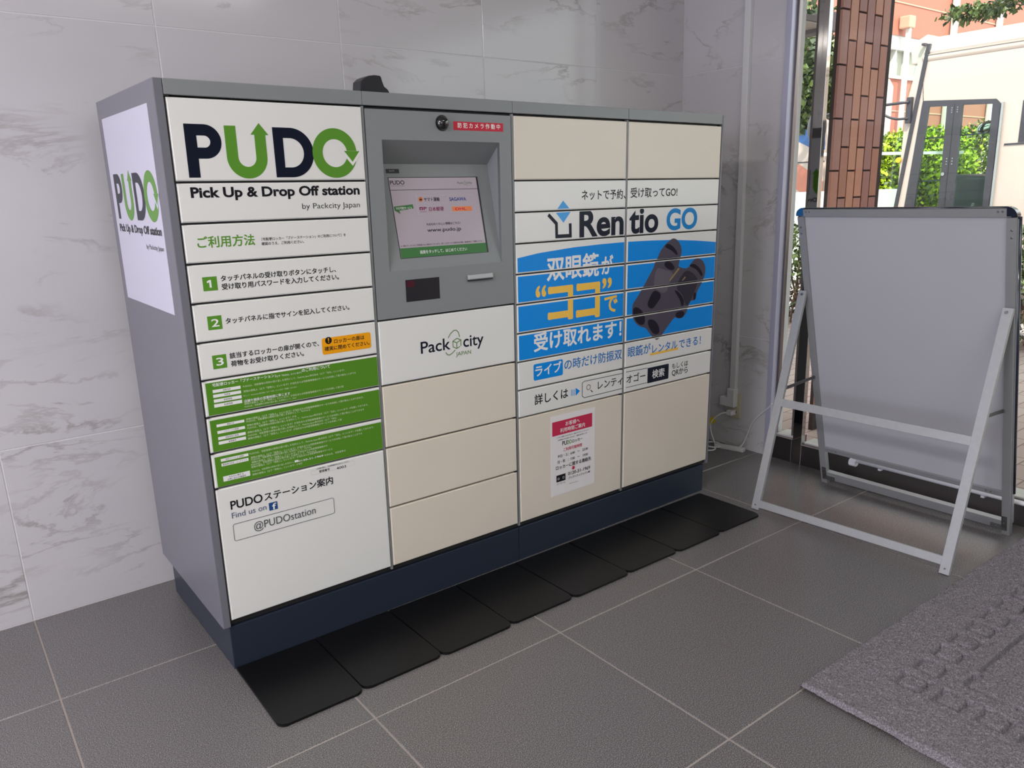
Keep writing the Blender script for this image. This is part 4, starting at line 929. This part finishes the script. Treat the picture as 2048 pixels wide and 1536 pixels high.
# ================================================================== OUTSIDE
# brick pillar: a thin wing wall of upright tiles
bp_ = empty('brick_pillar', (3.093, .2, 0)); tag(bp_, 'dark brown pillar of upright brick tiles outside the glass', 'pillar')
PW = .482; box('core', (0.006, .004, -0.05), (PW - .006, .026, 3.0), M['mortar'], bp_)
tw, th, px_, pz_ = .0640, .2300, .0715, .2380
_tm = []
for i in range(5):
    bm = bmesh.new(); add_box(bm, (-tw / 2, 0, -th / 2), (tw / 2, .012, th / 2)); bmesh.ops.bevel(bm, geom=list(bm.edges), offset=.0012, segments=1, affect='EDGES')
    me = bpy.data.meshes.new('tile'); bmesh.ops.recalc_face_normals(bm, faces=list(bm.faces)); bm.to_mesh(me); bm.free(); me.materials.append(M['tile%d' % i]); _tm.append(me)
zj = {0: 2.013, 1: 1.885}
for c in range(7):
    xc = .0015 + tw / 2 + c * px_
    if xc + tw / 2 > PW: break
    j0 = zj[c % 2] - (.0 if c % 2 == 0 else .0)
    z = j0 - pz_ * 9 + pz_ / 2
    while z - th / 2 < -.04: z += pz_
    while z + th / 2 < 3.0:
        t = bpy.data.objects.new('tile', random.choice(_tm)); COL.objects.link(t); t.parent = bp_; t.location = (xc, -.008 + random.uniform(-.0006, .0006), z); z += pz_
struct(box('sky_blocker', (2.62, -9.0, 2.84), (4.5, 1.25, 3.05), M['soffit']))  # unseen slab, added to keep high sky light off the back wall
# soffit over the left of the forecourt
sf = empty('canopy_soffit', (2.7, 1.6, 2.33)); struct(sf)
yb0, yb1 = 1.45, 7.2
nb = 16; 
for k in range(nb):
    y0 = yb0 + (yb1 - yb0) * k / nb; box('board', (0, y0 - 1.6 + .01, 0), (2.3, y0 - 1.6 + (yb1 - yb0) / nb - .01, .02), M['soffit'], sf)
box('backing', (0, yb0 - 1.6, .012), (2.3, yb1 - 1.6, .05), M['soffit_dark'], sf)
box('edge_beam', (2.3, yb0 - 1.6, -.03), (2.42, yb1 - 1.6, .10), M['soffit_dark'], sf, .005)

def leaves(name, n, sampler, size, mats_, parent=None, seed=1, droop=.3):
    g = np.random.default_rng(seed); P = sampler(g, n); n = len(P)
    d = g.normal(size=(n, 3)); d[:, 2] -= droop; d /= np.linalg.norm(d, axis=1)[:, None]
    s = g.normal(size=(n, 3)); s -= (s * d).sum(1)[:, None] * d; s /= np.linalg.norm(s, axis=1)[:, None]; nn = np.cross(d, s)
    L_ = size * g.uniform(.7, 1.3, n)[:, None]; w_ = L_ * .34
    A = P; B = P + d * L_ * .45 + s * w_ + nn * L_ * .06; Cc = P + d * L_; E_ = P + d * L_ * .45 - s * w_ + nn * L_ * .06
    V = np.stack([A, B, Cc, E_], 1).reshape(-1, 3); F = np.arange(4 * n).reshape(-1, 4)
    me = bpy.data.meshes.new(name); me.from_pydata(V.tolist(), [], F.tolist())
    for m in mats_: me.materials.append(m)
    me.polygons.foreach_set('material_index', g.integers(0, len(mats_), n).astype(np.int32))
    o = bpy.data.objects.new(name, me); COL.objects.link(o); o['kind'] = 'stuff'
    if parent: o.parent = parent
    return o
def blob(c, r, hollow=.55):
    c = np.array(c); r = np.array(r)
    def f(g, n):
        v = g.normal(size=(n, 3)); v /= np.linalg.norm(v, axis=1)[:, None]; rad = hollow + (1 - hollow) * g.random(n) ** .5
        return c + v * rad[:, None] * r
    return f
def multi(fs):
    def f(g, n): return np.concatenate([q(g, n // len(fs)) for q in fs])
    return f
def boxs(a, b):
    a = np.array(a); b = np.array(b)
    return lambda g, n: a + (b - a) * g.random((n, 3))
def twigs(name, n, base, top, r, m, parent, seed=3):
    g = random.Random(seed); bm = bmesh.new()
    for _ in range(n):
        p = Vector([g.uniform(base[0][i], base[1][i]) for i in range(3)]); q = p + Vector((g.uniform(-.12, .12), g.uniform(-.12, .12), g.uniform(top * .5, top)))
        obox(bm, p, q, (1, 0, 0), r, r)
    return fin(bm, name, m, parent)
# low hedge along the forecourt
hg = empty('hedge', (6.1, 1.0, 0)); tag(hg, 'low clipped hedge with reddish undergrowth between the paving and the road', 'hedge')
leaves('foliage', 26000, boxs((-.22, -5.5, .42), (.30, 5.0, .90)), .045, [M['hedge1'], M['hedge1'], M['leaf2']], hg, 5)
leaves('undergrowth', 12000, boxs((-.22, -5.5, .04), (.25, 5.0, .40)), .04, [M['hedge2'], M['hedge1'], M['bark']], hg, 6)
twigs('stems', 260, ((-.2, -5.5, 0), (.25, 5.0, .02)), .7, .012, M['bark'], hg)
# lime shrubs behind the bus nose
sh = empty('lime_shrub', (12.0, 4.45, 0)); tag(sh, 'bright lime shrub seen between the pillar and the bus windscreen', 'shrub')
leaves('foliage', 14000, multi([blob((0, 0, 1.4), (.55, .55, .62)), blob((.3, -.4, 1.35), (.6, .6, .70)), blob((-.4, .2, 1.1), (.5, .5, .8))]), .07, [M['lime'], M['lime'], M['leaf2']], sh, 8)
twigs('stems', 14, ((-.5, -.5, 0), (.9, .5, .02)), 1.4, .05, M['bark'], sh)
sh2 = empty('green_shrub', (13.6, 2.7, 0)); tag(sh2, 'leafy green shrub seen through the glass of the bus door', 'shrub')
leaves('foliage', 22000, multi([blob((0, 0, 1.5), (.9, 1.1, .9)), blob((.4, 1.3, 1.2), (.9, 1.0, 1.0)), blob((.3, -1.0, 1.0), (.8, .9, .9))]), .075, [M['lime'], M['leaf2'], M['leaf2']], sh2, 9)
twigs('stems', 14, ((-.5, -1, 0), (.6, 1.3, .02)), 1.4, .05, M['bark'], sh2)
# trees
def tree(loc, lab, crown, n, size, mats_, seed, h):
    t = empty('tree', loc); tag(t, lab, 'tree', 'street trees')
    bm = bmesh.new(); cyl(bm, (0, 0, 0), (0.02, 0, 1), .13, h, 12, .07)
    for k in range(6):
        a = k * 1.05; p = Vector((0, 0, h * .75)); q = p + Vector((math.cos(a) * 1.0, math.sin(a) * 1.0, .8)); obox(bm, p, q, (0, 0, 1), .05, .05)
    fin(bm, 'trunk', M['bark'], t)
    leaves('foliage', n, crown, size, mats_, t, seed, .6); return t
tree((10.4, 5.4, 0), 'dark leafy tree over the striped bus, left of the brick pillar', multi([blob((0, 0, 3.0), (1.2, 1.3, .85), .3), blob((-.8, .5, 3.0), (.9, 1.0, .7), .3), blob((-1.0, -.7, 2.55), (.7, .7, .6), .3)]), 9000, .11, [M['leaf'], M['leaf'], M['leaf2']], 11, 2.6)
tree((10.6, .9, 0), 'light green tree whose branches reach over the white bus roof', multi([blob((0, .2, 3.9), (1.4, 1.5, .62), .3)] * 7 + [blob((.2, -1.2, 4.2), (1.4, 1.2, .9), .3)] * 7 + [blob((0, 2.0, 3.27), (.35, .50, .10), .0), blob((0, 1.35, 3.42), (.5, .50, .22), .2)] + [blob((0, .95, 3.6), (.7, .5, .34), .2)] * 2), 9000, .075, [M['leaf2'], M['leaf'], M['leaf2']], 12, 3.4)
# ---- cream bus with the open-glass door
def plate(name, pts, X, t, m, parent, off=(0, 0, 0)):
    bm = bmesh.new(); prism(bm, pts, lambda u, v, tt: (tt, u, v), 0, t); o = fin(bm, name, m, parent); o.location = (X, 0, 0); return o
def make_bus(name, yf, yr, lab, detailed):
    b = empty(name, (7.5 if detailed else 12.0, yf, 0)); tag(b, lab, 'bus', None)
    Ln = yr - yf; W_ = 2.05; rt = 2.56
    # side skin with door opening
    if detailed:
        # cross section profile at front part; skin pieces round the door, coordinates relative to yf (negative = rearwards)
        def sk(name_, pts, m=M['bus'], t=.03): 
            bm = bmesh.new(); prism(bm, pts, lambda u, v, tt: (tt, u, v), 0, t); return fin(bm, name_, m, b)
        sk('side_skin', [(-.14, 1.975), (-.80, 1.925), (-.838, 1.89), (-.838, .35), (Ln, .35), (Ln, 2.36), (-.10, 2.36)])
        sk('front_pillar', [(-.02, .35), (-.085, .35), (-.085, 1.00), (-.145, 1.99), (-.10, 2.36), (-.06, 2.36), (0.02, 1.95), (.03, 1.2)])
        # roof with rounded shoulder
        bm = bmesh.new(); prof = [(0.0, 2.33), (-.012, 2.36), (-.012, 2.385), (.01, 2.40), (.0, 2.42), (.05, 2.50), (.16, 2.565), (.5, 2.60), (W_ - .5, 2.60), (W_ - .16, 2.565), (W_, 2.45), (W_, 2.33)]
        prism(bm, prof, lambda u, v, tt: (u, tt, v), Ln, -.10); fin(bm, 'roof', M['bus'], b, .01, 2)
        bm = bmesh.new(); prof2 = [(-.10, 2.33), (-.10, 2.59), (.0, 2.54), (.05, 2.47), (.03, 2.33)]
        prism(bm, prof2, lambda u, v, tt: (tt, u, v), .05, W_ - .05); fin(bm, 'roof_front', M['bus'], b, .015, 2)
        box('gutter', (-.014, Ln, 2.388), (.0, -.13, 2.396), M['soffit'], b)
        # windscreen: raked, wrapping round the corner
        bm = bmesh.new(); n = 8; rows = []
        for v, yo in ((.95, .10), (1.5, .07), (2.0, .0), (2.47, -.10)):
            row = [bm.verts.new((.02, yo - .06, v))]
            for k in range(n + 1):
                a = R(180 - 90 * k / n); row.append(bm.verts.new((.16 + math.cos(a) * .15, yo + math.sin(a) * .11 - .02, v)))
            row.append(bm.verts.new((W_ - .1, yo + .09, v))); rows.append(row)
        for A, B in zip(rows[:-1], rows[1:]):
            for k in range(len(A) - 1): bm.faces.new((A[k], A[k + 1], B[k + 1], B[k]))
        fin(bm, 'windscreen', M['glass_bus'], b, smooth=True)
        bar('windscreen_seal', (.0, .035, .95), (.0, -.150, 2.49), (0, 1, 0), .035, .03, M['bus_black'], b)
        bar('windscreen_seal', (.0, -.09, 2.495), (W_ - .1, -.06, 2.495), (0, 1, 0), .03, .02, M['bus_black'], b)
        box('front_skin', (.02, -.02, .35), (W_, .10, .95), M['bus'], b, .03)
        box('far_side_skin', (W_ - .03, Ln, .35), (W_, 0, 1.0), M['bus'], b); box('far_side_skin', (W_ - .03, Ln, 2.2), (W_, 0, 2.36), M['bus'], b)
        for k in range(5): box('far_side_post', (W_ - .03, -1.2 - k * 1.3, 1.0), (W_, -1.12 - k * 1.3, 2.2), M['bus'], b)
        box('bus_floor', (0, Ln, .35), (W_, 0, .42), M['bus_inside'], b)
        # door: black frame with two glazed leaves
        dr = empty('door', (0, 0, 0)); dr.parent = b
        bm = bmesh.new()
        lo = [[(-.145, 1.985), (-.80, 1.935), (-.845, 1.89), (-.845, .42), (-.060, .42), (-.060, 1.0)],
              [(-.205, 1.925), (-.375, 1.915), (-.395, .50), (-.130, .50)], [(-.515, 1.912), (-.775, 1.895), (-.800, .50), (-.530, .50)]]
        V, F = loops_mesh(lo)
        f1v = [bm.verts.new((-.012, p[0], p[1])) for p in V]
        for f in F: bm.faces.new([f1v[i] for i in f])
        r_e = bmesh.ops.extrude_face_region(bm, geom=list(bm.faces)); bmesh.ops.translate(bm, vec=(.03, 0, 0), verts=[g for g in r_e['geom'] if isinstance(g, bmesh.types.BMVert)])
        fin(bm, 'door_frame', M['bus_black'], dr)
        for pts in lo[1:]:
            bm = bmesh.new(); prism(bm, pts, lambda u, v, tt: (tt, u, v), .0, .006); fin(bm, 'pane', M['glass_bus'], dr)
        bar('meeting_seam', (-.0135, -.452, .5), (-.0135, -.445, 1.93), (0, 1, 0), .004, .003, M['gap_dark'], dr)
        for z in (1.895, 1.875, 1.855, 1.44, 1.415, 1.39):
            for dy in (-.025, .025):
                bm = bmesh.new(); cyl(bm, (-.012, -.45 + dy, z), (-1, 0, 0), .006, .003, 8); fin(bm, 'bolt', M['rivet'], dr)
        bm = bmesh.new(); cyl(bm, (-.012, -.405, 1.30), (-1, 0, 0), .016, .012, 14); fin(bm, 'door_lock', M['rivet'], dr)
        for z in (1.64, 1.24): bar('grab_rail', (.06, -.12, z), (.06, -.80, z + .01), (0, 0, 1), .012, .012, M['bus_black'], dr)
        bar('door_track', (-.02, -.875, .4), (-.02, -.865, 1.90), (0, 1, 0), .018, .02, M['alu'], b)
        box('trim_line', (-.006, Ln, 1.530), (.0, -.91, 1.545), M['bus_black'], b)
        # side windows further back
        y = -1.02
        while y > Ln + 1.0:
            box('side_window', (-.004, y - 1.0, 1.548), (.002, y, 1.90), M['bus_black'], b, .001); y -= 1.1
        # mirror bracket on the nose
        mb = empty('mirror_arm', (0, 0, 0)); mb.parent = b
        tube('arm', [(-.05, -.03, 1.985), (-.10, .25, 1.975), (-.15, .62, 1.955), (-.17, .80, 1.93)], .014, M['bus_black'], mb, 8, 1)
        tube('arm', [(-.04, -.03, 1.835), (-.06, .10, 1.835), (-.09, .22, 1.90), (-.11, .33, 1.975)], .012, M['bus_black'], mb, 8, 2)
        box('bracket', (-.04, -.05, 1.79), (.0, .00, 2.03), M['bus_black'], mb, .005)
        bm = bmesh.new(); bmesh.ops.create_uvsphere(bm, u_segments=16, v_segments=10, radius=1); bmesh.ops.scale(bm, vec=(.05, .11, .18), verts=list(bm.verts)); o = fin(bm, 'mirror_head', M['bus_black'], mb, smooth=True); o.location = (-.18, .86, 1.82)
        bm = bmesh.new(); cyl(bm, (-.012, .035, 1.45), (-1, 0, 0), .026, .02, 14); fin(bm, 'side_lamp', mat('amber lamp', (250, 170, 20), .3), b)
        # cab
        cb_ = empty('cab', (0, 0, 0)); cb_.parent = b
        bm = bmesh.new(); prism(bm, [(-.05, 1.02), (-.05, 1.22), (-.18, 1.30), (-.50, 1.27), (-.60, 1.05), (-.60, .45), (-.05, .45)], lambda u, v, tt: (tt, u, v), .75, W_ - .1); fin(bm, 'dashboard', M['bus_inside'], cb_, .02, 2)
        bm = bmesh.new(); add_box(bm, (.80, -.45, 1.05), (.82, -.62, 1.22)); fin(bm, 'panel_paper', M['white_plastic'], cb_)
        ring = [(1.45 + .21 * math.cos(a) * .96, -.72 + .21 * math.sin(a) * .55, 1.30 + .21 * math.sin(a) * .8) for a in [2 * math.pi * k / 20 for k in range(21)]]
        tube('steering_wheel', ring, .014, M['black_plastic'], cb_, 8, 0)
        bar('wheel_spoke', (1.26, -.72, 1.30), (1.64, -.72, 1.30), (0, 0, 1), .03, .02, M['black_plastic'], cb_)
        bar('steering_column', (1.45, -.72, 1.28), (1.45, -.45, 1.00), (1, 0, 0), .05, .05, M['black_plastic'], cb_)
        bm = bmesh.new(); add_box(bm, (1.2, -1.5, .80), (1.7, -1.05, .95)); add_box(bm, (1.2, -1.6, .9), (1.7, -1.48, 1.6)); fin(bm, 'driver_seat', M['bus_inside'], cb_, .04, 2)
        bm = bmesh.new(); add_box(bm, (.55, -.72, 1.28), (.85, -.60, 1.40)); fin(bm, 'red_cloth', M['red_cloth'], cb_, .02, 2)
        bm = bmesh.new(); bmesh.ops.create_uvsphere(bm, u_segments=20, v_segments=10, radius=1); bmesh.ops.scale(bm, vec=(.03, .085, .055), verts=list(bm.verts)); bmesh.ops.rotate(bm, verts=list(bm.verts), matrix=Matrix.Rotation(R(-22), 3, 'X')); o = fin(bm, 'cab_mirror', M['mirror_steel'], cb_, smooth=True); o.location = (.25, -.63, 1.71)
        bar('handrail', (.25, -.42, .5), (.25, -.60, 1.02), (1, 0, 0), .022, .022, M['alu'], cb_)
    else:
        bm = bmesh.new(); prof = [(0, .35), (0, 2.80), (.05, 2.94), (.16, 3.02), (W_ - .16, 3.02), (W_, 2.9), (W_, .35)]
        prism(bm, prof, lambda u, v, tt: (u, tt, v), Ln, 0); fin(bm, 'body', M['bus'], b, .02, 2)
        K_ = 12.49 / 7.99
        def kz_(z): return 1.236 + (z - 1.236) * K_
        def ky_(y): return -1.985 + (y + 1.985) * K_ - 5.74
        def strip(nm, pts, m):
            bm = bmesh.new(); prism(bm, [(max(0.002, ky_(y)), kz_(z)) for y, z in pts], lambda u, v, tt: (tt, u, v), -.004, .001); fin(bm, nm, m, b)
        strip('blue_stripe', [(2.96, 1.60), (3.12, 1.62), (3.35, 1.734), (3.9, 1.95), (3.7, 2.02), (3.36, 1.96), (3.12, 1.836), (2.97, 1.774)], M['livery_blue'])
        strip('salmon_stripe', [(2.93, .98), (3.11, 1.08), (3.35, 1.244), (4.0, 1.55), (3.7, 1.66), (3.35, 1.513), (3.11, 1.369), (2.94, 1.27)], M['livery_salmon'])
        strip('green_stripe', [(2.9, .74), (6.5, .74), (6.5, .92), (3.32, .917), (3.1, .95), (2.92, 1.118)], M['livery_green'])
        box('trim_line', (-.006, 0.0, kz_(1.474)), (.0, Ln, kz_(1.486)), M['bus_black'], b)
    for yy in ((Ln + .9, -1.6) if detailed else (.9, Ln - 1.0)):
        bm = bmesh.new(); cyl(bm, (.02, yy, .36), (1, 0, 0), .40, .22, 28); wh = fin(bm, 'wheel', M['black_plastic'], b, .02, 1)
        bm = bmesh.new(); cyl(bm, (.012, yy, .36), (1, 0, 0), .22, .02, 20); fin(bm, 'hub', M['alu'], wh)
    return b
make_bus('bus', 2.10, -4.6, 'cream bus with a black framed glass door behind the whiteboard', True)
make_bus('bus', 5.74, 14.2, 'cream bus with blue, salmon and green stripes seen left of the brick pillar', False)
# ---- salmon building behind
bd = empty('building', (15.6, 9, 0)); tag(bd, 'salmon tiled building with white framed windows and white pipes', 'building')
Zw0, Zw1 = 3.80, 4.80
def bb(nm, x0, x1, z0, z1, y0, y1, m, par=bd, bevel=0): return box(nm, (max(x0, 15.6) - 15.6, y0 - 9, z0), (x1 - 15.6, y1 - 9, z1), m, par, bevel)
bb('wall', 9.0, 46, 0, Zw0, 9.0, 9.6, M['bldg']); bb('wall', 9.0, 46, Zw1, 16, 9.0, 9.6, M['bldg'])
bb('wall', 9.0, 17.6, Zw0, Zw1, 9.0, 9.6, M['bldg']); bb('wall', 22.0, 46, Zw0, Zw1, 9.0, 9.6, M['bldg'])
wn_ = bb('window', 17.6, 22.0, Zw0, Zw1, 9.12, 9.16, M['win_dim'])
for a, b_ in ((17.6, 22.0),):
    bb('frame', a, b_, 4.52, 4.80, 9.02, 9.14, M['white_paint'], wn_); bb('frame', a, b_, 4.46, 4.53, 8.98, 9.14, M['white_paint'], wn_); bb('frame', a, b_, 3.78, 3.86, 8.96, 9.14, M['white_paint'], wn_)
for x in (17.6, 18.3, 19.0, 19.6, 20.13, 20.70, 21.3, 21.93): bb('mullion', x, x + .06, 3.80, 4.52, 9.0, 9.14, M['white_paint'], wn_)
for x in (22.78, 25.5, 28.5): bb('drain_pipe', x, x + .15, 0, 16, 8.82, 8.97, M['white_paint'], bd, .04)
bb('drain_pipe', 20.20, 20.30, 0, 4.95, 8.72, 8.84, M['white_paint'], bd, .03)
bb('vent_cap', 20.13, 20.42, 4.93, 5.22, 8.70, 8.98, M['bldg_line'], bd, .03)
for z in (5.535, 6.6, 7.7, 3.0, 2.0): bb('joint_line', 9, 46, z, z + .03, 8.985, 9.01, M['bldg_line'])
# white handrail and low block wall by the shrubs
hr = empty('handrail', (10.4, 3.75, 0)); tag(hr, 'white metal handrail on a low wall between the pillar and the bus', 'railing')
bar('rail', (-1.3, .4, 1.62), (1.2, -.4, 1.62), (0, 0, 1), .04, .04, M['white_paint'], hr)
for k in range(4): bar('post', (-1.2 + .75 * k, .37 - .24 * k, 0), (-1.2 + .75 * k, .37 - .24 * k, 1.6), (1, 0, 0), .035, .035, M['white_paint'], hr)
bm = bmesh.new(); prism(bm, [(-1.4, .43), (.2, -.06), (.2, .09), (-1.4, .58)], lambda u, v, t: (u, v, t), 0, 1.15); fin(bm, 'low_wall', M['white_paint'], hr)
